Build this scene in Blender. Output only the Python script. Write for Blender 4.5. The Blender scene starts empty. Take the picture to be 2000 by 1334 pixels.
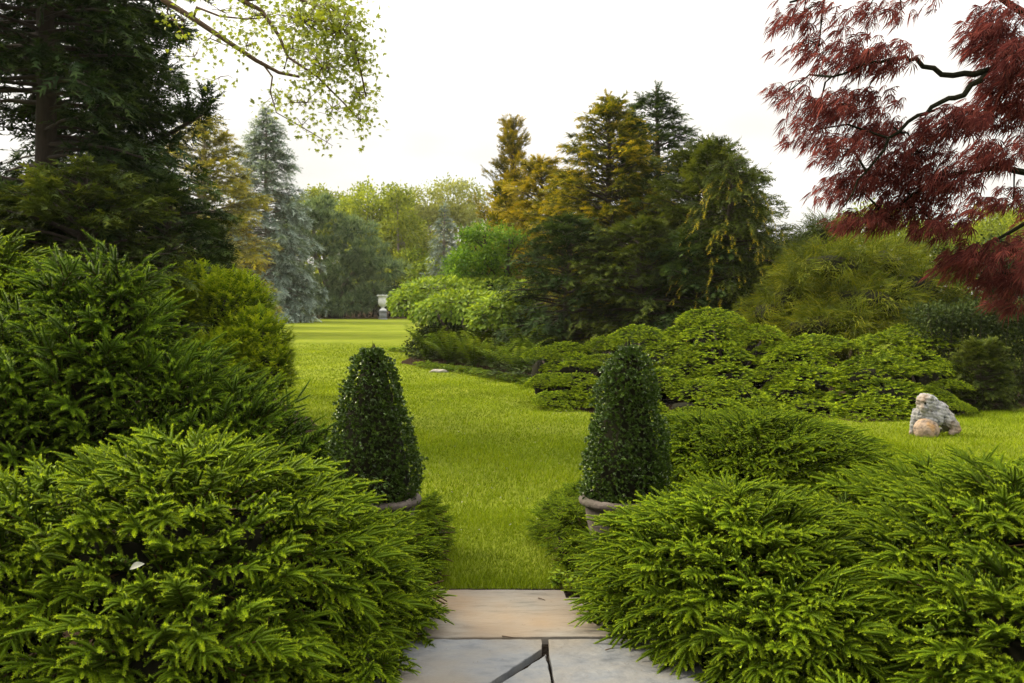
import bpy, bmesh, math, random
import numpy as np
from mathutils import Vector, Matrix

random.seed(7)
SC = bpy.context.scene
COL = SC.collection

# ------------------------------------------------------------------ camera
F_PX, CX, CY = 1944.0, 1000.0, 667.0          # focal length in pixels of the 2000 px wide photograph
CAM_H, PITCH = 1.98, math.radians(2.65)
cam_data = bpy.data.cameras.new('camera')
cam = bpy.data.objects.new('camera', cam_data)
COL.objects.link(cam)
cam.location = (0, 0, CAM_H)
cam.rotation_euler = (math.radians(90) - PITCH, 0, 0)
cam_data.sensor_width = 36.0
cam_data.lens = 36.0 * F_PX / 2000.0
cam_data.clip_start = 0.1
cam_data.clip_end = 2000.0
cam_data.dof.use_dof = True
cam_data.dof.focus_distance = 6.2
cam_data.dof.aperture_fstop = 5.6
SC.camera = cam

# ------------------------------------------------------------------ sky, sun, exposure
SUN_EL, SUN_AZ = math.radians(36), math.radians(-68)   # azimuth measured from +Y towards +X
world = bpy.data.worlds.new('World')
SC.world = world
world.use_nodes = True
wn, wl = world.node_tree.nodes, world.node_tree.links
wn.clear()
w_out = wn.new('ShaderNodeOutputWorld')
w_bg = wn.new('ShaderNodeBackground')
w_bg.inputs['Strength'].default_value = 0.12
sky = wn.new('ShaderNodeTexSky')
sky.sky_type = 'NISHITA'
sky.sun_disc = False
sky.sun_elevation = SUN_EL
sky.sun_rotation = SUN_AZ
w_tc = wn.new('ShaderNodeTexCoord')
w_map = wn.new('ShaderNodeMapping')
w_map.inputs['Scale'].default_value = (1.0, 1.0, 2.2)
w_map.inputs['Location'].default_value = (0.35, 0.1, 0.0)
w_noise = wn.new('ShaderNodeTexNoise')
w_noise.inputs['Scale'].default_value = 1.6
w_noise.inputs['Detail'].default_value = 5
w_noise.inputs['Roughness'].default_value = 0.5
w_ramp = wn.new('ShaderNodeValToRGB')                  # how thick the cloud is
w_ramp.color_ramp.elements[0].position = 0.30
w_ramp.color_ramp.elements[0].color = (0.62, 0.62, 0.62, 1)
w_ramp.color_ramp.elements[1].position = 0.52
w_ramp.color_ramp.elements[1].color = (0.97, 0.97, 0.97, 1)
w_mix = wn.new('ShaderNodeMix')
w_mix.data_type = 'RGBA'
# an overcast dome: about three times as bright overhead as at the horizon
w_sep = wn.new('ShaderNodeSeparateXYZ')
w_dome = wn.new('ShaderNodeMapRange')
w_dome.inputs['From Min'].default_value = 0.0; w_dome.inputs['From Max'].default_value = 1.0
w_dome.inputs['To Min'].default_value = 2.75; w_dome.inputs['To Max'].default_value = 15.0
w_col = wn.new('ShaderNodeVectorMath'); w_col.operation = 'SCALE'
w_col.inputs[0].default_value = (1.0, 0.960, 0.885)
wl.new(w_tc.outputs['Generated'], w_sep.inputs[0])
w_pow = wn.new('ShaderNodeMath'); w_pow.operation = 'POWER'; w_pow.inputs[1].default_value = 1.7; w_pow.use_clamp = True
w_abs = wn.new('ShaderNodeMath'); w_abs.operation = 'ABSOLUTE'
wl.new(w_sep.outputs['Z'], w_abs.inputs[0]); wl.new(w_abs.outputs[0], w_pow.inputs[0]); wl.new(w_pow.outputs[0], w_dome.inputs['Value'])
w_n2 = wn.new('ShaderNodeTexNoise'); w_n2.inputs['Scale'].default_value = 2.4; w_n2.inputs['Detail'].default_value = 5
wl.new(w_map.outputs['Vector'], w_n2.inputs['Vector'])
w_thick = wn.new('ShaderNodeMapRange')                 # thicker and thinner cloud
w_thick.inputs['From Min'].default_value = 0.35; w_thick.inputs['From Max'].default_value = 0.65
w_thick.inputs['To Min'].default_value = 0.84; w_thick.inputs['To Max'].default_value = 1.25
wl.new(w_n2.outputs['Fac'], w_thick.inputs['Value'])
w_mul = wn.new('ShaderNodeMath'); w_mul.operation = 'MULTIPLY'
wl.new(w_dome.outputs['Result'], w_mul.inputs[0]); wl.new(w_thick.outputs['Result'], w_mul.inputs[1])
wl.new(w_mul.outputs[0], w_col.inputs['Scale'])
wl.new(w_col.outputs[0], w_mix.inputs[7])
wl.new(w_tc.outputs['Generated'], w_map.inputs['Vector'])
wl.new(w_map.outputs['Vector'], w_noise.inputs['Vector'])
wl.new(w_noise.outputs['Fac'], w_ramp.inputs['Fac'])
wl.new(w_ramp.outputs['Color'], w_mix.inputs[0])
wl.new(sky.outputs['Color'], w_mix.inputs[6])
wl.new(w_mix.outputs[2], w_bg.inputs['Color'])
wl.new(w_bg.outputs['Background'], w_out.inputs['Surface'])

sun_data = bpy.data.lights.new('sun', 'SUN')
sun_data.energy = 4.0
sun_data.angle = math.radians(24)
sun_data.color = (1.0, 0.88, 0.66)
sun = bpy.data.objects.new('sun', sun_data)
COL.objects.link(sun)
sun_dir = Vector((math.sin(SUN_AZ) * math.cos(SUN_EL), math.cos(SUN_AZ) * math.cos(SUN_EL), math.sin(SUN_EL)))
sun.rotation_euler = sun_dir.to_track_quat('Z', 'Y').to_euler()
sun.location = (-20, 30, 40)

SC.view_settings.view_transform = 'Standard'
SC.view_settings.look = 'None'
SC.view_settings.gamma = 1.0
SC.view_settings.use_curve_mapping = False
SC.view_settings.exposure = 1.5
SC.render.engine = 'CYCLES'
SC.cycles.max_bounces = 5
SC.cycles.diffuse_bounces = 3
SC.cycles.glossy_bounces = 2
SC.cycles.transmission_bounces = 3
SC.cycles.use_denoising = True

# ------------------------------------------------------------------ helpers
def at(px, py, depth):
    """the point seen at photo pixel (px, py) at the given distance in metres"""
    u, v = (px - CX) / F_PX, -(py - CY) / F_PX
    dy = math.cos(PITCH) + v * math.sin(PITCH)
    dz = -math.sin(PITCH) + v * math.cos(PITCH)
    return np.array([u / dy * depth, depth, CAM_H + dz / dy * depth])

def on_ground(px, py, z=0.0):
    v = -(py - CY) / F_PX
    dy = math.cos(PITCH) + v * math.sin(PITCH)
    dz = -math.sin(PITCH) + v * math.cos(PITCH)
    d = (z - CAM_H) / dz * dy
    return np.array([(px - CX) / F_PX / dy * d, d, z])

def norm(a):
    a = np.asarray(a, float)
    return a / np.maximum(np.linalg.norm(a, axis=-1, keepdims=True), 1e-9)

def frames(d, up):
    """rotation matrices whose columns are growth direction, side and up"""
    x = norm(d)
    up = np.broadcast_to(np.asarray(up, float), x.shape)
    z = norm(up - (up * x).sum(-1, keepdims=True) * x + 1e-6)
    y = np.cross(z, x)
    return np.stack([x, y, z], axis=-1)

class Geo:
    """collects triangles with one 'tint' value per vertex and makes ONE mesh of them"""
    def __init__(self):
        self.V, self.F, self.T, self.n = [], [], [], 0
    def add(self, V, F, T):
        V = np.asarray(V, float).reshape(-1, 3)
        F = np.asarray(F, int).reshape(-1, 3)
        T = np.broadcast_to(np.asarray(T, float), (len(V),))
        self.V.append(V); self.F.append(F + self.n); self.T.append(T)
        self.n += len(V)
        return self
    def tpl(self):
        return (np.concatenate(self.V), np.concatenate(self.F), np.concatenate(self.T))
    def spread(self, tpl, P, R, S, dT=0.0):
        V, F, T = tpl
        P = np.asarray(P, float).reshape(-1, 3)
        n = len(P)
        if n == 0:
            return self
        S = np.broadcast_to(np.asarray(S, float), (n,))
        dT = np.broadcast_to(np.asarray(dT, float), (n,))
        W = np.einsum('nij,vj->nvi', R, V) * S[:, None, None] + P[:, None, :]
        FF = F[None] + (np.arange(n) * len(V))[:, None, None]
        TT = np.clip(T[None] + dT[:, None], 0, 1)
        return self.add(W.reshape(-1, 3), FF.reshape(-1, 3), TT.reshape(-1))
    def spread_any(self, tpls, P, R, S, dT=0.0, rng=None):
        P = np.asarray(P, float).reshape(-1, 3)
        n = len(P)
        S = np.broadcast_to(np.asarray(S, float), (n,))
        dT = np.broadcast_to(np.asarray(dT, float), (n,))
        k = rng.integers(0, len(tpls), n)
        for i, t in enumerate(tpls):
            m = k == i
            self.spread(t, P[m], R[m], S[m], dT[m])
        return self
    def mesh(self, name, mat, smooth=False):
        V, F, T = self.tpl()
        me = bpy.data.meshes.new(name)
        me.vertices.add(len(V)); me.vertices.foreach_set('co', V.astype(np.float32).ravel())
        me.loops.add(F.size); me.loops.foreach_set('vertex_index', F.astype(np.int32).ravel())
        me.polygons.add(len(F)); me.polygons.foreach_set('loop_start', np.arange(0, F.size, 3, dtype=np.int32))
        if smooth:
            me.polygons.foreach_set('use_smooth', np.ones(len(F), dtype=bool))
        a = me.attributes.new('tint', 'FLOAT', 'POINT')
        a.data.foreach_set('value', T.astype(np.float32))
        me.update(calc_edges=True)
        me.materials.append(mat)
        return me

def tube(g, pts, radii, sides=6, tint=0.5, cap=True):
    pts = np.asarray(pts, float); n = len(pts)
    radii = np.broadcast_to(np.asarray(radii, float), (n,))
    tan = norm(np.gradient(pts, axis=0))
    ref = np.array([0.0, 0.0, 1.0]) if abs(tan[0][2]) < 0.9 else np.array([1.0, 0.0, 0.0])
    R = frames(tan, ref)
    a = np.linspace(0, 2 * math.pi, sides, endpoint=False)
    ring = np.cos(a)[None, :, None] * R[:, None, :, 1] + np.sin(a)[None, :, None] * R[:, None, :, 2]
    V = (pts[:, None, :] + ring * radii[:, None, None]).reshape(-1, 3)
    F = []
    for i in range(n - 1):
        for j in range(sides):
            a0, a1 = i * sides + j, i * sides + (j + 1) % sides
            F += [(a0, a1, a1 + sides), (a0, a1 + sides, a0 + sides)]
    if cap:
        for j in range(1, sides - 1):
            F += [(0, j + 1, j), ((n - 1) * sides, (n - 1) * sides + j, (n - 1) * sides + j + 1)]
    return g.add(V, F, tint)

def link(name, me, parent=None):
    o = bpy.data.objects.new(name, me)
    COL.objects.link(o)
    if parent is not None:
        o.parent = parent
    return o

def thing(name, label, cat, loc=(0, 0, 0), group=None):
    o = bpy.data.objects.new(name, None)
    COL.objects.link(o)
    o.location = loc
    o.empty_display_size = 0.2
    o['label'] = label; o['category'] = cat
    if group:
        o['group'] = group
    return o

def part(name, geo, mat, parent, smooth=False, stuff=False):
    """geometry given in world coordinates, stored relative to the thing's base"""
    off = np.array(parent.location) if parent is not None else np.zeros(3)
    geo.V = [v - off for v in geo.V]
    o = link(name, geo.mesh(name, mat, smooth), parent)
    if stuff:
        o['kind'] = 'stuff'
    return o

# ------------------------------------------------------------------ materials
def new_mat(name):
    m = bpy.data.materials.new(name)
    m.use_nodes = True
    nt = m.node_tree
    nt.nodes.clear()
    out = nt.nodes.new('ShaderNodeOutputMaterial')
    return m, nt, nt.nodes, nt.links, out

def ramp(nodes, cols, pos):
    r = nodes.new('ShaderNodeValToRGB')
    e = r.color_ramp.elements
    while len(e) < len(cols):
        e.new(0.5)
    for i, (c, p) in enumerate(zip(cols, pos)):
        e[i].position = p
        e[i].color = (*c, 1)
    return r

def foliage(name, cols, trans=0.3, rough=0.55, spec=0.25, vary=0.30, patch=1.5, warm=1.0, woody=None, through=None):
    return _foliage(name, cols, trans, rough, spec, vary, patch, warm, woody, through)

def _foliage(name, cols, trans=0.3, rough=0.55, spec=0.25, vary=0.30, patch=1.5, warm=1.0, woody=None, through=None):
    m, nt, N, L, out = new_mat(name)
    at_ = N.new('ShaderNodeAttribute'); at_.attribute_name = 'tint'
    pos = list(np.linspace(0, 1, len(cols)))
    if woody is not None:                                  # tint 0 is bare twig
        cols, pos = [woody] + list(cols), [0.0] + [max(p, 0.07) for p in pos]
    rp = ramp(N, cols, pos)
    L.new(at_.outputs['Fac'], rp.inputs['Fac'])
    geo = N.new('ShaderNodeNewGeometry')
    nz = N.new('ShaderNodeTexNoise'); nz.inputs['Scale'].default_value = patch; nz.inputs['Detail'].default_value = 3
    L.new(geo.outputs['Position'], nz.inputs['Vector'])
    oi = N.new('ShaderNodeObjectInfo')
    ad = N.new('ShaderNodeMath'); ad.operation = 'ADD'
    L.new(nz.outputs['Fac'], ad.inputs[0])
    ml = N.new('ShaderNodeMath'); ml.operation = 'MULTIPLY'; ml.inputs[1].default_value = 0.5
    L.new(oi.outputs['Random'], ml.inputs[0]); L.new(ml.outputs[0], ad.inputs[1])
    mr = N.new('ShaderNodeMapRange')
    mr.inputs['From Min'].default_value = 0.3; mr.inputs['From Max'].default_value = 1.2
    mr.inputs['To Min'].default_value = 1 - vary; mr.inputs['To Max'].default_value = 1 + vary
    L.new(ad.outputs[0], mr.inputs['Value'])
    hs = N.new('ShaderNodeHueSaturation')
    L.new(rp.outputs['Color'], hs.inputs['Color']); L.new(mr.outputs['Result'], hs.inputs['Value'])
    bs = N.new('ShaderNodeBsdfPrincipled')
    bs.inputs['Roughness'].default_value = rough
    bs.inputs['Specular IOR Level'].default_value = spec
    L.new(hs.outputs['Color'], bs.inputs['Base Color'])
    if trans > 0:
        tr = N.new('ShaderNodeBsdfTranslucent')
        tint = N.new('ShaderNodeMix'); tint.data_type = 'RGBA'; tint.blend_type = 'MULTIPLY'
        tint.inputs[0].default_value = 1.0
        tint.inputs[7].default_value = (*through, 1) if through else (1.25 * warm, 1.15, 0.6, 1)
        L.new(hs.outputs['Color'], tint.inputs[6])
        L.new(tint.outputs[2], tr.inputs['Color'])
        mx = N.new('ShaderNodeMixShader'); mx.inputs[0].default_value = trans
        L.new(bs.outputs[0], mx.inputs[1]); L.new(tr.outputs[0], mx.inputs[2])
        L.new(mx.outputs[0], out.inputs['Surface'])
    else:
        L.new(bs.outputs[0], out.inputs['Surface'])
    return m

def mineral(name, cols, pos, scale=6.0, rough=0.85, bump=0.3, detail=8, stain=None, stain_scale=1.5, spec=0.3, bscale=30.0, stretch=(1, 1, 1)):
    m, nt, N, L, out = new_mat(name)
    tc = N.new('ShaderNodeTexCoord')
    mp = N.new('ShaderNodeMapping'); mp.inputs['Scale'].default_value = stretch
    L.new(tc.outputs['Object'], mp.inputs['Vector'])
    nz = N.new('ShaderNodeTexNoise'); nz.inputs['Scale'].default_value = scale; nz.inputs['Detail'].default_value = detail
    nz.inputs['Roughness'].default_value = 0.62
    L.new(mp.outputs['Vector'], nz.inputs['Vector'])
    rp = ramp(N, cols, pos)
    L.new(nz.outputs['Fac'], rp.inputs['Fac'])
    colour = rp.outputs['Color']
    if stain is not None:
        n2 = N.new('ShaderNodeTexNoise'); n2.inputs['Scale'].default_value = stain_scale; n2.inputs['Detail'].default_value = 4
        L.new(tc.outputs['Object'], n2.inputs['Vector'])
        r2 = ramp(N, [(0, 0, 0), (1, 1, 1)], [0.48, 0.66])
        L.new(n2.outputs['Fac'], r2.inputs['Fac'])
        mx = N.new('ShaderNodeMix'); mx.data_type = 'RGBA'
        mx.inputs[7].default_value = (*stain, 1)
        L.new(r2.outputs['Color'], mx.inputs[0]); L.new(colour, mx.inputs[6])
        colour = mx.outputs[2]
    bs = N.new('ShaderNodeBsdfPrincipled')
    bs.inputs['Roughness'].default_value = rough
    bs.inputs['Specular IOR Level'].default_value = spec
    L.new(colour, bs.inputs['Base Color'])
    n3 = N.new('ShaderNodeTexNoise'); n3.inputs['Scale'].default_value = bscale; n3.inputs['Detail'].default_value = 6
    L.new(mp.outputs['Vector'], n3.inputs['Vector'])
    bp = N.new('ShaderNodeBump'); bp.inputs['Strength'].default_value = bump; bp.inputs['Distance'].default_value = 0.02
    L.new(n3.outputs['Fac'], bp.inputs['Height']); L.new(bp.outputs['Normal'], bs.inputs['Normal'])
    L.new(bs.outputs[0], out.inputs['Surface'])
    return m

M = {}
M['spruce'] = foliage('spruce_needles', [(0.018, 0.036, 0.002), (0.105, 0.170, 0.006), (0.300, 0.385, 0.014)], 0.30, 0.55, 0.08, woody=(0.060, 0.034, 0.014))
M['spruce_deep'] = foliage('spruce_needles_deep', [(0.013, 0.030, 0.002), (0.078, 0.142, 0.006), (0.220, 0.310, 0.012)], 0.25, 0.55, 0.08, woody=(0.050, 0.028, 0.012))
M['nest'] = foliage('layered_spruce_needles', [(0.014, 0.030, 0.002), (0.078, 0.130, 0.004), (0.300, 0.375, 0.010)], 0.16, 0.6, 0.06)
M['holly'] = foliage('small_glossy_leaves', [(0.014, 0.030, 0.004), (0.034, 0.068, 0.007), (0.085, 0.140, 0.012)], 0.15, 0.36, 0.4, 0.3, 6.0)
M['dark_conifer'] = foliage('dark_conifer_sprays', [(0.008, 0.018, 0.005), (0.018, 0.036, 0.009), (0.045, 0.070, 0.014)], 0.2, 0.65, 0.05)
M['olive_conifer'] = foliage('olive_conifer_sprays', [(0.014, 0.022, 0.005), (0.034, 0.052, 0.008), (0.085, 0.105, 0.012)], 0.25, 0.65, 0.05, 0.35, 0.6)
M['gold_conifer'] = foliage('gold_tipped_conifer_sprays', [(0.018, 0.026, 0.004), (0.072, 0.080, 0.006), (0.270, 0.215, 0.010)], 0.32, 0.65, 0.05, 0.35, 0.7)
M['bronze_conifer'] = foliage('bronze_conifer_sprays', [(0.030, 0.034, 0.005), (0.110, 0.100, 0.008), (0.280, 0.215, 0.012)], 0.32, 0.65, 0.05, 0.35, 0.7)
M['thread'] = foliage('thread_leaf_foliage', [(0.022, 0.032, 0.004), (0.056, 0.078, 0.004), (0.165, 0.172, 0.007)], 0.3, 0.6, 0.05, 0.35, 0.9)
M['blue_spruce'] = foliage('blue_spruce_needles', [(0.045, 0.066, 0.052), (0.135, 0.185, 0.152), (0.265, 0.325, 0.280)], 0.2, 0.6, 0.15, 0.25, 0.5)
M['pine'] = foliage('pine_needles', [(0.018, 0.036, 0.018), (0.070, 0.118, 0.055), (0.215, 0.285, 0.120)], 0.25, 0.6, 0.15, 0.3, 0.4)
M['cedar_gold'] = foliage('gold_cedar_needles', [(0.048, 0.054, 0.012), (0.150, 0.150, 0.022), (0.310, 0.275, 0.034)], 0.3, 0.6, 0.12, 0.3, 0.3)
M['broadleaf'] = foliage('spring_leaves', [(0.035, 0.055, 0.010), (0.130, 0.170, 0.014), (0.260, 0.300, 0.024)], 0.42, 0.6, 0.06, 0.3, 0.2)
M['broadleaf_pale'] = foliage('pale_spring_leaves', [(0.080, 0.100, 0.024), (0.210, 0.240, 0.055), (0.340, 0.360, 0.090)], 0.45, 0.6, 0.15, 0.25, 0.2)
M['umbrella'] = foliage('weeping_broad_leaves', [(0.030, 0.070, 0.010), (0.120, 0.195, 0.018), (0.300, 0.395, 0.040)], 0.4, 0.55, 0.10, 0.3, 1.0)
M['vine'] = foliage('vine_leaves', [(0.018, 0.060, 0.012), (0.075, 0.155, 0.012), (0.190, 0.310, 0.024)], 0.38, 0.55, 0.10, 0.3, 1.0)
M['bright_box'] = foliage('fine_bright_foliage', [(0.020, 0.042, 0.005), (0.105, 0.165, 0.006), (0.280, 0.340, 0.012)], 0.32, 0.6, 0.06, 0.3, 1.2)
M['ground_leaf'] = foliage('ground_cover_leaves', [(0.024, 0.050, 0.003), (0.075, 0.130, 0.006), (0.190, 0.260, 0.012)], 0.35, 0.55, 0.08)
M['fern'] = foliage('fern_fronds', [(0.015, 0.032, 0.006), (0.040, 0.072, 0.005), (0.120, 0.160, 0.010)], 0.35, 0.6, 0.04)
M['maple_red'] = foliage('red_cut_leaves', [(0.044, 0.013, 0.013), (0.128, 0.033, 0.028), (0.280, 0.078, 0.056)], 0.46, 0.6, 0.04, 0.4, 2.5, through=(1.1, 0.9, 0.95))
M['young_leaf'] = foliage('young_yellow_green_leaves', [(0.085, 0.108, 0.012), (0.155, 0.195, 0.020), (0.235, 0.275, 0.036)], 0.45, 0.5, 0.2, 0.25, 2.0)
M['grass'] = foliage('grass_blades', [(0.060, 0.090, 0.002), (0.128, 0.182, 0.003), (0.245, 0.290, 0.008)], 0.3, 0.6, 0.05, 0.25, 1.2)
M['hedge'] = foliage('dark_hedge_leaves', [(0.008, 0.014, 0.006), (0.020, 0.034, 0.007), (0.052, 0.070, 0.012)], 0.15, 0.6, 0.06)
M['bark'] = mineral('bark', [(0.016, 0.011, 0.008), (0.045, 0.032, 0.024)], [0.3, 0.7], 9, 0.9, 0.6, stretch=(1, 1, 0.25))
M['bark_grey'] = mineral('grey_bark', [(0.070, 0.058, 0.046), (0.170, 0.140, 0.110)], [0.3, 0.7], 6, 0.9, 0.6, stretch=(1, 1, 0.25))
M['twig'] = mineral('twig_bark', [(0.040, 0.024, 0.014), (0.090, 0.055, 0.032)], [0.3, 0.7], 20, 0.9, 0.2)
M['dark_twig_and_shade'] = mineral('dark_bark_and_core_shade', [(0.005, 0.006, 0.003), (0.013, 0.012, 0.006)], [0.3, 0.7], 12, 0.95, 0.2, spec=0.05)  # bark, and the near-black that paints shade inside shrubs and cones
M['pot'] = mineral('weathered_cast_stone', [(0.035, 0.027, 0.022), (0.075, 0.061, 0.052), (0.125, 0.108, 0.096)], [0.30, 0.52, 0.75], 9, 0.85, 0.5, stain=(0.045, 0.040, 0.028), stain_scale=5)
M['urn'] = mineral('pale_urn_stone', [(0.40, 0.41, 0.42), (0.60, 0.61, 0.62)], [0.3, 0.7], 7, 0.8, 0.3)
M['pedestal'] = mineral('dark_pedestal_stone', [(0.10, 0.11, 0.12), (0.20, 0.21, 0.22)], [0.3, 0.7], 7, 0.85, 0.3)
M['stone_statue'] = mineral('weathered_statue_stone', [(0.035, 0.04, 0.045), (0.19, 0.19, 0.19), (0.30, 0.295, 0.28)], [0.36, 0.47, 0.70], 18, 0.9, 1.0, stain=(0.20, 0.14, 0.09), stain_scale=2.6, spec=0.1)  # orange noise patches put low sunset light into the grey stone
M['stone_ball'] = mineral('ochre_patched_stone', [(0.08, 0.065, 0.06), (0.24, 0.18, 0.13), (0.32, 0.26, 0.21)], [0.34, 0.5, 0.75], 12, 0.9, 0.9, spec=0.1, stain=(0.32, 0.18, 0.06), stain_scale=4)  # ochre patches mixed over brownish stone by noise
M['slab_beige'] = mineral('beige_sandstone', [(0.072, 0.064, 0.053), (0.132, 0.119, 0.100), (0.160, 0.146, 0.124)], [0.26, 0.47, 0.75], 7, 0.8, 1.0, stain=(0.155, 0.115, 0.076), stain_scale=1.1, bscale=9, stretch=(0.7, 2.4, 1), spec=0.15)
M['slab_blue'] = mineral('blue_grey_flagstone', [(0.062, 0.067, 0.074), (0.105, 0.111, 0.119), (0.138, 0.138, 0.133)], [0.26, 0.47, 0.75], 8, 0.75, 1.0, stain=(0.118, 0.106, 0.088), stain_scale=1.4, bscale=10, stretch=(1.0, 1.5, 1), spec=0.2)
M['joint'] = mineral('joint_soil', [(0.006, 0.005, 0.004), (0.018, 0.014, 0.010)], [0.3, 0.7], 30, 1.0, 0.5, spec=0.0)
M['soil'] = mineral('bark_mulch', [(0.012, 0.009, 0.006), (0.036, 0.025, 0.016)], [0.3, 0.7], 14, 1.0, 0.8, spec=0.0)
M['reed'] = mineral('dry_brushwood', [(0.014, 0.013, 0.006), (0.055, 0.047, 0.022)], [0.3, 0.75], 14, 0.9, 0.3, stretch=(1, 1, 0.1))
M['dry_leaf'] = mineral('dry_pale_leaf', [(0.085, 0.090, 0.070), (0.14, 0.145, 0.115)], [0.3, 0.7], 40, 0.7, 0.1)
M['pale_rock'] = mineral('pale_rock', [(0.14, 0.13, 0.10), (0.26, 0.24, 0.20)], [0.3, 0.7], 9, 0.85, 0.4)

def lawn_mat():
    m, nt, N, L, out = new_mat('lawn_turf')
    tc = N.new('ShaderNodeTexCoord')
    n1 = N.new('ShaderNodeTexNoise'); n1.inputs['Scale'].default_value = 0.35; n1.inputs['Detail'].default_value = 6
    n2 = N.new('ShaderNodeTexNoise'); n2.inputs['Scale'].default_value = 22; n2.inputs['Detail'].default_value = 8; n2.inputs['Roughness'].default_value = 0.7
    n3 = N.new('ShaderNodeTexNoise'); n3.inputs['Scale'].default_value = 1.3; n3.inputs['Detail'].default_value = 5
    mp = N.new('ShaderNodeMapping'); mp.inputs['Scale'].default_value = (0.12, 1, 1); mp.inputs['Rotation'].default_value = (0, 0, 0.07)
    n4 = N.new('ShaderNodeTexNoise'); n4.inputs['Scale'].default_value = 0.45; n4.inputs['Detail'].default_value = 2
    for n in (n1, n2, n3):
        L.new(tc.outputs['Object'], n.inputs['Vector'])
    L.new(tc.outputs['Object'], mp.inputs['Vector']); L.new(mp.outputs['Vector'], n4.inputs['Vector'])
    def madd(a, k, b=None):
        x = N.new('ShaderNodeMath'); x.operation = 'MULTIPLY_ADD'; x.inputs[1].default_value = k
        L.new(a, x.inputs[0])
        if b is None:
            x.inputs[2].default_value = 0.0
        else:
            L.new(b, x.inputs[2])
        return x.outputs[0]
    s = madd(n1.outputs['Fac'], 0.25)
    s = madd(n2.outputs['Fac'], 0.35, s)
    s = madd(n3.outputs['Fac'], 0.20, s)
    s = madd(n4.outputs['Fac'], 0.20, s)
    rp = ramp(N, [(0.050, 0.070, 0.008), (0.100, 0.122, 0.014), (0.165, 0.180, 0.024)], [0.34, 0.5, 0.68])
    L.new(s, rp.inputs['Fac'])
    bs = N.new('ShaderNodeBsdfPrincipled')
    bs.inputs['Roughness'].default_value = 1.0; bs.inputs['Specular IOR Level'].default_value = 0.0
    L.new(rp.outputs['Color'], bs.inputs['Base Color'])
    bp = N.new('ShaderNodeBump'); bp.inputs['Strength'].default_value = 0.6; bp.inputs['Distance'].default_value = 0.03
    L.new(n2.outputs['Fac'], bp.inputs['Height']); L.new(bp.outputs['Normal'], bs.inputs['Normal'])
    L.new(bs.outputs[0], out.inputs['Surface'])
    return m
M['lawn'] = lawn_mat()

# ------------------------------------------------------------------ ground, beds, path
def sheet(name, outline, z, mat, wobble=0.0, seed=0):
    rng = np.random.default_rng(seed)
    pts = np.array(outline, float)
    if wobble:
        dense = []
        for a, b in zip(pts, np.roll(pts, -1, axis=0)):
            k = max(2, int(np.linalg.norm(b - a) / 0.25))
            for t in np.linspace(0, 1, k, endpoint=False):
                dense.append(a + (b - a) * t + rng.normal(0, wobble, 2))
        pts = np.array(dense)
    bm = bmesh.new()
    f = bm.faces.new([bm.verts.new((x, y, z)) for x, y in pts])
    bm.normal_update()
    if f.normal.z < 0:
        f.normal_flip()
    bmesh.ops.triangulate(bm, faces=bm.faces[:])
    me = bpy.data.meshes.new(name); bm.to_mesh(me); bm.free()
    me.materials.append(mat)
    o = link(name, me)
    o['kind'] = 'structure'
    return o

def in_poly(P, poly):
    x, y = P[:, 0], P[:, 1]
    inside = np.zeros(len(P), bool)
    q = np.array(poly, float)
    j = len(q) - 1
    for i in range(len(q)):
        c = ((q[i, 1] > y) != (q[j, 1] > y)) & (x < (q[j, 0] - q[i, 0]) * (y - q[i, 1]) / (q[j, 1] - q[i, 1] + 1e-12) + q[i, 0])
        inside ^= c
        j = i
    return inside

sheet('lawn', [(-600, -20), (600, -20), (600, 900), (-600, 900)], 0.0, M['lawn'])
g2 = lambda *p: [tuple(on_ground(a, b)[:2]) for a, b in p]
BEDS = {
    'near_left': [(-4.6, 3.0), (-0.50, 3.0), (-0.50, 6.9), (-0.75, 7.6), (-1.3, 8.6), (-2.2, 11), (-2.7, 14.5), (-4.5, 19), (-13, 26), (-16, 16), (-9, 8)],
    'near_right': [(0.72, 3.0), (4.8, 3.0), (4.6, 5.8), (3.2, 6.6), (2.2, 7.2), (1.2, 7.4), (0.62, 7.3), (0.48, 6.8), (0.72, 6.5)],
    'mid_right': [(1.5, 9.5), (3.8, 9.4), (4.0, 11.0), (1.6, 11.2)],
    'centre': g2((822, 716), (900, 726), (1000, 742), (1044, 750), (1075, 772), (1095, 796), (1150, 806), (1290, 806), (1500, 800), (1680, 826), (1900, 806), (2100, 790)) + [(14, 24), (12, 40), (1.0, 44), (-3.2, 36), (-3.3, 29)],
    'far': [(-40, 84.5), (30, 84.5), (60, 150), (-60, 150)],
}
for i, (k, poly) in enumerate(BEDS.items()):
    sheet('planting_bed', poly, 0.004, M['soil'], 0.03, i)

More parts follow.
